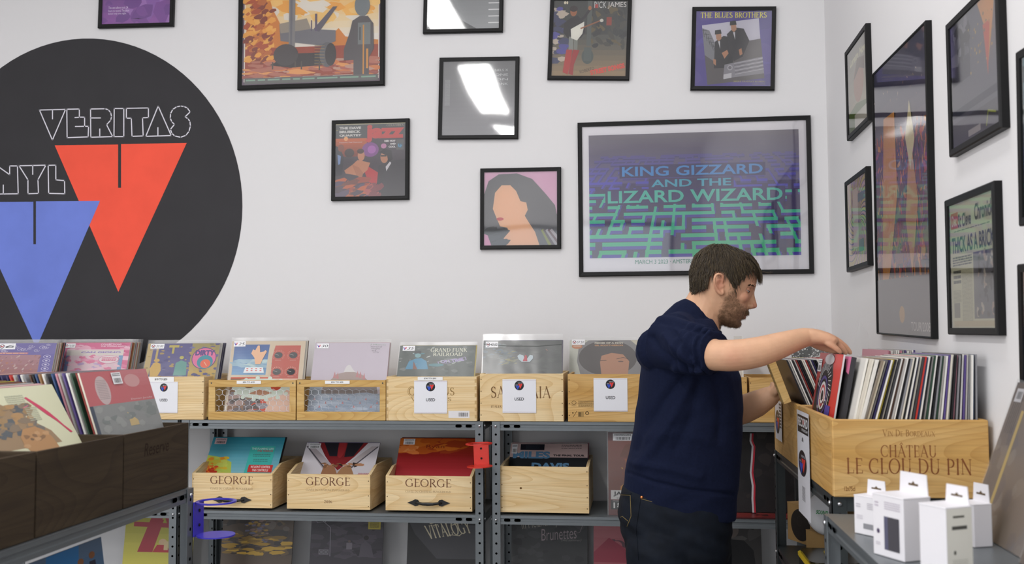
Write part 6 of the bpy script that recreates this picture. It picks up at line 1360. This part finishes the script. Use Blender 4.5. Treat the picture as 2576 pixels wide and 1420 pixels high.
# sleeves: right one with gathered folds at the elbow
def sleeve_tube(P, r0, r1, folds, seed, n=36):
    P = [Vector(p) for p in P]; Q = []
    for i in range(len(P)-1): Q += [P[i].lerp(P[i+1], m/14) for m in range(14)]
    Q.append(P[-1])
    for _ in range(6): Q = [Q[0]]+[(Q[i-1]+Q[i]*2+Q[i+1])/4 for i in range(1, len(Q)-1)]+[Q[-1]]
    M_ = len(Q)-1; vs = []; up = Vector((0, 0, 1))
    for i, p in enumerate(Q):
        t = (Q[min(i+1, M_)]-Q[max(i-1, 0)]).normalized(); u = (up-t*up.dot(t)).normalized(); w = t.cross(u); f = i/M_; rr = r0*(1-f)+r1*f; env = min(1, max(0, (f-.35)/.3))
        for j in range(n):
            a = 2*PI*j/n; rp_ = rr+.0068*env*math.sin(f*folds*2*PI+1.3*math.sin(a+seed)+.6*math.sin(2*a))+.002*math.sin(3*a+f*5)
            vs.append(p+(u*math.cos(a)+w*math.sin(a))*rp_)
    b.mesh(vs, [(i*n+j, i*n+(j+1) % n, (i+1)*n+(j+1) % n, (i+1)*n+j) for i in range(M_) for j in range(n)]+[tuple(range(n-1, -1, -1)), tuple(M_*n+j for j in range(n))])
sleeve_tube([B(1680, 862, 2.83), B(1728, 874, 2.745), B(1768, 883, 2.69), B(1800, 888, 2.665)], .075, .0535, 6.5, .4)
sleeve_tube([B(1700, 880, 3.12), B(1755, 970, 3.18), B(1808, 1046, 3.185), B(1855, 1038, 3.16)], .070, .052, 7, 1.1)
# collar band: a tilted ellipse round the neck
cc = B(1766, 803); lx = (B(1808, 838)-B(1722, 772))/2
col_ = [cc + lx*math.cos(2*PI*i/40)*1.04 + Vector((0, 1, 0))*.072*math.sin(2*PI*i/40) + Vector((0, 0, -.012*abs(math.sin(2*PI*i/40)))) for i in range(40)]
b.tube(col_, .0085, 8, closed=True)
sw = fuse(b, .0036, 2, .5)
V2 = co(sw); N2 = nrm(sw)
Pp = np.array([proj(v) for v in V2])
def fold(P, A, sg, ymax=YC):
    best = np.full(len(V2), 1e9)
    for (x0, y0), (x1, y1) in zip(P, P[1:]):
        dx, dy = x1-x0, y1-y0; tt = np.clip(((Pp[:, 0]-x0)*dx+(Pp[:, 1]-y0)*dy)/(dx*dx+dy*dy), 0, 1)
        best = np.minimum(best, np.hypot(Pp[:, 0]-x0-tt*dx, Pp[:, 1]-y0-tt*dy))
    return A*np.exp(-(best/sg)**2)*(V2[:, 1] < ymax)
D_ = np.zeros(len(V2))
for P, A, sg in (([(1745,932),(1700,915),(1660,880),(1640,850)], -.006, 9), ([(1740,915),(1700,880),(1672,845)], .005, 9), ([(1735,895),(1712,860),(1690,830)], -.004, 7), ([(1700,925),(1735,935),(1760,930)], .008, 9), ([(1650,800),(1700,805),(1750,820),(1785,835)], .003, 6), ([(1660,812),(1710,820),(1760,838)], -.003, 6),
                 ([(1720,950),(1670,1010),(1625,1080),(1600,1130)], -.005, 12), ([(1740,960),(1700,1040),(1650,1120),(1610,1170)], .005, 13), ([(1760,960),(1740,1050),(1700,1130)], -.004, 14), ([(1800,945),(1815,1020),(1810,1100)], -.004, 12), ([(1830,945),(1845,1010),(1850,1080)], .003, 12),
                 ([(1580,1190),(1650,1215),(1740,1235),(1845,1245)], -.004, 5), ([(1590,1165),(1680,1180),(1760,1200)], .004, 11), ([(1620,1100),(1700,1090),(1780,1110)], .003, 16)):
    D_ += fold(P, A*1.7, sg)
D_ += .0012*np.sin(Pp[:, 0]*.05+Pp[:, 1]*.04+np.sin(Pp[:, 1]*.03)*2)
V2 = V2+N2*D_[:, None]; setco(sw, V2)
M_KNIT = mat('navy_knit', '#141a30', rough=.9, spec=.1, noise=(160, .12), bump=(500, .5, .0008))
sb = M_KNIT.node_tree.nodes['Principled BSDF']; sb.inputs['Sheen Weight'].default_value = .12; sb.inputs['Sheen Roughness'].default_value = .5; sb.inputs['Sheen Tint'].default_value = lin('#4a5a8a')
finish(sw, 'sweater', M_KNIT)
# ---- jeans
b = MB()
PEL = [(1205,1585,1845,.150),(1235,1562,1848,.158),(1262,1557,1846,.165),(1300,1554,1842,.170),(1340,1564,1839,.170),(1380,1573,1838,.165),(1410,1585,1832,.15)]
rg = []
for k in range(len(PEL)-1):
    for m in range(4):
        f = m/4; y, x0, x1, hy = [PEL[k][q_]*(1-f)+PEL[k+1][q_]*f for q_ in range(4)]; c = (B(x0, y)+B(x1, y))/2; rg.append(ring(c, None, Vector((1, 0, 0)), Vector((0, 1, 0)), (B(x1, y).x-B(x0, y).x)/2, hy, 40, 2.5))
b.loft(rg)
def jleg(x0, x1, Y, kx, axx):
    c = (B(x0, 1390, Y)+B(x1, 1390, Y))/2; r_ = (B(x1, 1390, Y).x-B(x0, 1390, Y).x)/2
    limb(b, [c, Vector(((c.x+kx)/2, Y, .62)), Vector((kx, Y, .48)), Vector(((kx+axx)/2, Y, .30)), Vector((axx, Y, .09))], [r_, r_*.86, .078, .074, .066], n=28)
jleg(1573, 1752, 2.875, xn+.01, xn-.05); jleg(1668, 1842, 3.065, xf+.03, xf+.02)
jm = fuse(b, .0055, 4, .5); V3 = co(jm); N3 = nrm(jm); Pp3 = np.array([proj(v) for v in V3])
w3 = .0014*np.sin(V3[:, 2]*95+np.sin(V3[:, 0]*30)*1.5+V3[:, 0]*26)+.0012*np.sin(V3[:, 2]*143+V3[:, 0]*60)
V3 = V3+N3*w3[:, None]; setco(jm, V3)
jb = BVHTree.FromPolygons([Vector(v) for v in V3], [tuple(p.vertices) for p in jm.polygons])
M_DEN = mat('dark_denim', '#0f151f', rough=.8, spec=.2, noise=(25, .3), bump=(700, .5, .0006))
finish(jm, 'jeans', M_DEN)
def on_mesh(bv, px_, py_, off=.0008):
    d = ray(px_, py_).normalized(); loc, no, _, _ = bv.ray_cast(CP, d)
    if loc is None: return None
    if no.dot(d) > 0: no = -no
    return loc+no*off
def surf(name, bv, P, w, m, off=.0008, closed=False, lab=None):
    Q = []
    for (x0, y0), (x1, y1) in zip(P, P[1:]):
        k = max(1, int(math.hypot(x1-x0, y1-y0)/5)); Q += [on_mesh(bv, x0+(x1-x0)*i/k, y0+(y1-y0)*i/k, off) for i in range(k)]
    Q.append(on_mesh(bv, *P[-1], off)); Q = [p for p in Q if p]
    if len(Q) < 2: return
    bb = MB(); bb.tube([MI @ p for p in Q], w, 5); o = bb.build(name, m, man)
    if lab: o['label'] = lab
M_THR = mat('ochre_thread', '#7c6a3c', rough=.7)
surf('pocket_stitching', jb, [(1562,1246),(1586,1247),(1588,1300),(1578,1325)], .0008, M_THR, lab='ochre stitching on the back pocket'); surf('pocket_stitching', jb, [(1556,1305),(1566,1300),(1580,1312)], .0007, M_THR)
surf('pocket_stitching', jb, [(1612,1256),(1650,1266),(1700,1272),(1720,1270)], .0007, M_THR); surf('side_seam', jb, [(1612,1252),(1606,1290),(1600,1330),(1606,1410)], .0016, M_DEN); surf('pocket_edge', jb, [(1560,1243),(1588,1244)], .0022, M_DEN)
p = on_mesh(jb, 1615, 1253, .001)
if p: bb = MB(); pp = MI @ p; bb.lathe([(0, .003), (.003, .0025), (.0045, .001), (.005, 0)], 12, Matrix.Translation(pp) @ Matrix.Rotation(R(90), 4, 'X')); bb.build('pocket_rivet', mat('copper', '#b8764a', rough=.3, metal=1), man, smooth=True)['label'] = 'copper rivet'
# shoes
for Y, axx in ((2.875, xn-.05), (3.065, xf+.02)):
    b = MB(); rg = []
    for x, z, hy, hz in ((-.09, .04, .018, .02), (-.08, .045, .036, .042), (-.03, .055, .042, .052), (.03, .052, .043, .05), (.09, .040, .047, .037), (.14, .032, .044, .028), (.17, .028, .030, .022), (.18, .026, .01, .01)):
        rg.append([MI @ (Vector((axx+x, Y, max(z, hz+.004)))+p) for p in ring(Vector(), None, Vector((0, 1, 0)), Vector((0, 0, 1)), hy, hz, 20, 2.4)])
    b.loft(rg); b.build('shoe', mat('black_leather', '#1c1b1b', rough=.5), man, smooth=True)
# ================================================================== holders, cartons and odds and ends
def holder(label, mw, col, name):
    m = mat(name, col, rough=.28, spec=.5)
    T = thing('cup_holder_bracket', label, 'holder', mw)
    b = MB(); b.box(-.030, .030, -.0035, 0, -.045, .045); b.build('back_plate', m, T, bevel=.001)
    b = MB(); n = 40; Rr = .052
    for z, w, full in ((.041, .008, False), (-.045, Rr, True)):
        cy = -.050
        if full: b.prism([(Rr*.95*math.cos(2*PI*i/n), cy+Rr*.95*math.sin(2*PI*i/n)) for i in range(n)], 'z', z, z+.0035); bb = b; o = b.build('bottom_plate', m, T); b = MB()
        else:
            vs = []
            for i in range(n):
                a = 2*PI*i/n
                for r_, zz in ((Rr, z), (Rr, z+.004), (Rr-w, z+.004), (Rr-w, z)): vs.append((r_*math.cos(a), cy+r_*math.sin(a), zz))
            q = MB(); q.mesh(vs, [(i*4+k, ((i+1) % n)*4+k, ((i+1) % n)*4+(k+1) % 4, i*4+(k+1) % 4) for i in range(n) for k in range(4)]); q.build('top_ring', m, T)
    for z in (-.018, .020):
        q = MB(); q.cyl((0, -.0035, z), (0, -.006, z), .004, 12); q.build('screw', M_HOLE, T)
    return T
p = on_y(1212, 1142, YF-.004); holder('red cup holder bracket screwed to the middle rack post', Matrix.Translation((p.x-.002, YF-.0015, p.z)) @ Matrix.Rotation(R(-2), 4, 'Y'), '#d6382c', 'red_plastic')
p = on_x(498, 1304, XLF+.002); holder('blue violet cup holder bracket on the end post of the left rack', Matrix.Translation((XLF+.0015, p.y+.0, p.z)) @ RZ90, '#3c34b8', 'violet_plastic')
M_CART = mat('white_carton', '#e6e4e8', rough=.5)
def carton(label, pL, pR, top, dep, art, tab=True, z=None, m=None, name='small_carton', lean=0, tabh=.03):
    zz = zn if z is None else z; a, b_ = on_z(pL[0], pL[1], zz), on_z(pR[0], pR[1], zz); v = b_-a; w = v.length; yw = math.atan2(v.y, v.x)
    h = on_y(pL[0], top, a.y).z-zz
    T = thing(name, label, 'box', Matrix.Translation(((a.x+b_.x)/2, (a.y+b_.y)/2, zz+.0008)) @ Matrix.Rotation(yw, 4, 'Z') @ Matrix.Rotation(R(-lean), 4, 'X'))
    b = MB(); b.box(-w/2, w/2, 0, dep, 0, h); b.build('carton_body', m or M_CART, T, bevel=.0012)
    b = MB(); b.box(-w/2-.0004, w/2+.0004, -.0006, dep+.0004, h*.985, h+.0012); b.build('lid', m or M_CART, T, bevel=.0008)
    if tab:
        b = MB(); o = [(-w/2+.004, h), (w/2-.004, h), (w/2-.007, h+tabh), (-w/2+.007, h+tabh)]
        b.prism(o, 'y', dep-.0015, dep); hl = [(-.012, h+tabh*.5), (-.004, h+tabh*.5), (0, h+tabh*.62), (.004, h+tabh*.5), (.012, h+tabh*.5), (.012, h+tabh*.4), (-.012, h+tabh*.4)]
        b.prism(hl, 'y', dep-.0019, dep-.0015, 1); b.build('hang_tab', [m or M_CART, mat('tab_slot', '#5c4a34', rough=.8)], T)
    if art: c = Canvas(w, h, None); art(c); c.build('printed_front', T, y=-.0008)
    return T
def k_small(c): c.lines(.1, .2, .3, .32, 2, '#c0bcc4', 3); c.lines(.6, .16, .9, .34, 4, '#b0acb4', 5, .4); c.lines(.12, .5, .4, .62, 3, '#c4c0c8', 6, .4); c.rect(.42, .7, .86, .84, '#8f8f94')
def k_phone(c): c.lines(.08, .12, .2, .22, 2, '#c4bcc8', 3); c.lines(.4, .1, .9, .24, 4, '#b8b0bc', 4, .4); c.ell(.18, .6, .045, .04, '#4a3c5c'); c.rect(.38, .34, .86, .88, '#5a5a70'); c.rect(.5, .34, .86, .88, '#4a484e'); c.lines(.1, .78, .24, .84, 2, '#c0bcc4', 8)
def k_side(c): c.rect(.25, .1, .7, .13, '#56564e'); c.rect(.2, .24, .8, .29, '#4c4c48'); c.ell(.3, .6, .05, .03, '#5c5c54'); c.lines(.2, .7, .8, .95, 10, '#a8a89c', 3, .3)
A = carton('smallest white carton, leftmost on the low front rack', (2150, 1342), (2206, 1354), 1247, .035, k_small)
Bx = carton('white carton printed with a dark screen on the low front rack', (2198, 1394), (2276, 1417), 1242, .060, k_phone, tabh=.038)
Cx = carton('plain white carton nearest the camera on the low front rack', (2316, 1452), (2384, 1472), 1268, .055, None, tabh=.03)
c = Canvas(.055, .19); k_side(c)
h_ = Cx.children[0].data.vertices
wC = max(v.co.x for v in h_); hC = max(v.co.z for v in h_)
c = Canvas(.053, hC*.98, '#dcdad0'); k_side(c); c.build('printed_side', Cx, local=Matrix.Translation((wC+.0006, .0275, .001)) @ RZ90)
carton('white carton with a brown cut tab beside the wall, on the low front rack', (2404, 1366), (2452, 1380), 1262, .04, None, tabh=.035)
# second shelf of the right wall rack
zs = Z2+.0052; M_KRAFT = mat('brown_cardboard', '#a58452', rough=.8, noise=(30, .06))
def k_spk(c):
    c.ell(.56, .52, .40, .42, '#1c1a18', 36); c.ring(.52, .42, .09, .13, .008, '#3a3632')
carton('brown cardboard box with a big black oval on the right rack shelf', (1982, 1357), (2042, 1378), 1264, .20, k_spk, tab=False, z=zs, m=M_KRAFT, name='cardboard_box')
sb_ = carton('smaller plain brown cardboard box in front of the oval printed one', (2028, 1384), (2076, 1402), 1334, .10, None, tab=False, z=zs, m=M_KRAFT, name='cardboard_box')
# yellow rimmed case
a = on_z(1990, 1418, zs); M_YEL = mat('yellow_plastic', '#e8c81e', rough=.4)
T = thing('portable_player_case', 'black case with a bright yellow rim on the right rack shelf', 'case', Matrix.Translation((a.x+.095, a.y-.10, zs+.0005)))
def rr_(w, d, q, n=5): return [(sx*(w/2-q)+q*math.cos(R(a0+90*i/n)), sy*(d/2-q)+q*math.sin(R(a0+90*i/n))) for sx, sy, a0 in ((1, 1, 0), (-1, 1, 90), (-1, -1, 180), (1, -1, 270)) for i in range(n+1)]
b = MB(); b.prism(rr_(.15, .22, .035), 'z', 0, .030); b.build('base', M_HOLE, T, bevel=.003)
b = MB(); b.prism(rr_(.156, .226, .037), 'z', .030, .038); b.build('rim', M_YEL, T, bevel=.002)
b = MB(); b.prism(rr_(.14, .21, .03), 'z', .038, .046); b.build('lid', mat('smoked_plastic', '#2a2818', rough=.15), T, bevel=.003)
b = MB(); b.prism(rr_(.018, .10, .008), 'z', .046, .050); b.build('handle', M_YEL, T, bevel=.002)
# white round dish leaning on the boxes
bx = sb_.matrix_basis.translation; ztop_ = max(v.co.z for v in sb_.children[0].data.vertices)+zs+.002
Yd = 2.6
while on_y(2080, 1290, Yd).z > ztop_+.070 and Yd < 3.3: Yd += .01
q = on_y(2080, 1290, Yd)
T = thing('round_white_dish', 'white round dish with green letters behind the hanging notice', 'dish', Matrix.Translation((q.x, q.y, ztop_+.068)) @ Matrix.Rotation(R(-38), 4, 'Z') @ Matrix.Rotation(R(80), 4, 'X'))
b = MB(); b.lathe([(0, 0.030), (.035, .029), (.055, .022), (.066, .008), (.068, 0), (.066, -.004), (.062, 0), (.052, .018), (.03, .025), (0, .026)], 40); b.build('dish_body', M_WHITE, T, smooth=True)
c = Canvas(.04, .012); c.text('SOUND', 0, 0, 1, 1, '#2f9a4c', bold=.02, shear=.2); o = c.build('green_lettering', T, local=Matrix.Rotation(R(-90), 4, 'X') @ Matrix.Translation((0.0, -.0305, -.006)))
# bagged prints leaning on the wall at the right edge
def v_brown(st_):
    def f(c):
        c.rect(0, 0, 1, 1, '#857468'); c.blobs((0, .25, 1, 1), ['#8f7f72', '#7c6c62', '#94867a', '#786a66'], 30, .04, .12, 3); c.rect(0, 0, 1, .12, '#6c5a50')
        for i in range(5): c.rect(.05+.03*i, .1, .06+.03*i, .34, '#4a3c36')
        c.rect(st_, .18, st_+.045, 1, '#d8bc6c'); c.rect(.04, .04, .16, .13, '#e8e6ea'); c.barcode(.06, .06, .14, .11)
    return f
for i, (lab, x, y, st_) in enumerate((('brown bagged print with a yellow strip leaning on the right wall', .672, 2.03, .22), ('brown bagged print nearest the camera at the right photo edge', .655, 1.70, .1))):
    m = Matrix.Translation((x, y, zn+.001)) @ RZm @ Matrix.Rotation(R(-20), 4, 'X'); T = sleeve(lab, m, v_brown(st_), edge='#6c5c52', th=.010, poly=.006, cat='print')
# loose crumpled bag at the back of the far crate
b = MB(); r = rnd(12); P = [[None]*9 for _ in range(6)]
for i in range(6):
    for j in range(9): P[i][j] = Vector((.55+.022*j+r.uniform(-.004, .004), 3.27+r.uniform(-.012, .012)+.004*i, zrb+.005+.062*i*(1+.3*math.sin(j*1.1))+r.uniform(-.004, .004)))
for i in range(5):
    for j in range(8): b.face([P[i][j], P[i][j+1], P[i+1][j+1], P[i+1][j]])
o = b.build('loose_poly_bag', M_POLY, smooth=True); tag(o, 'loose crumpled clear bag sticking up behind the right hand', 'bag')
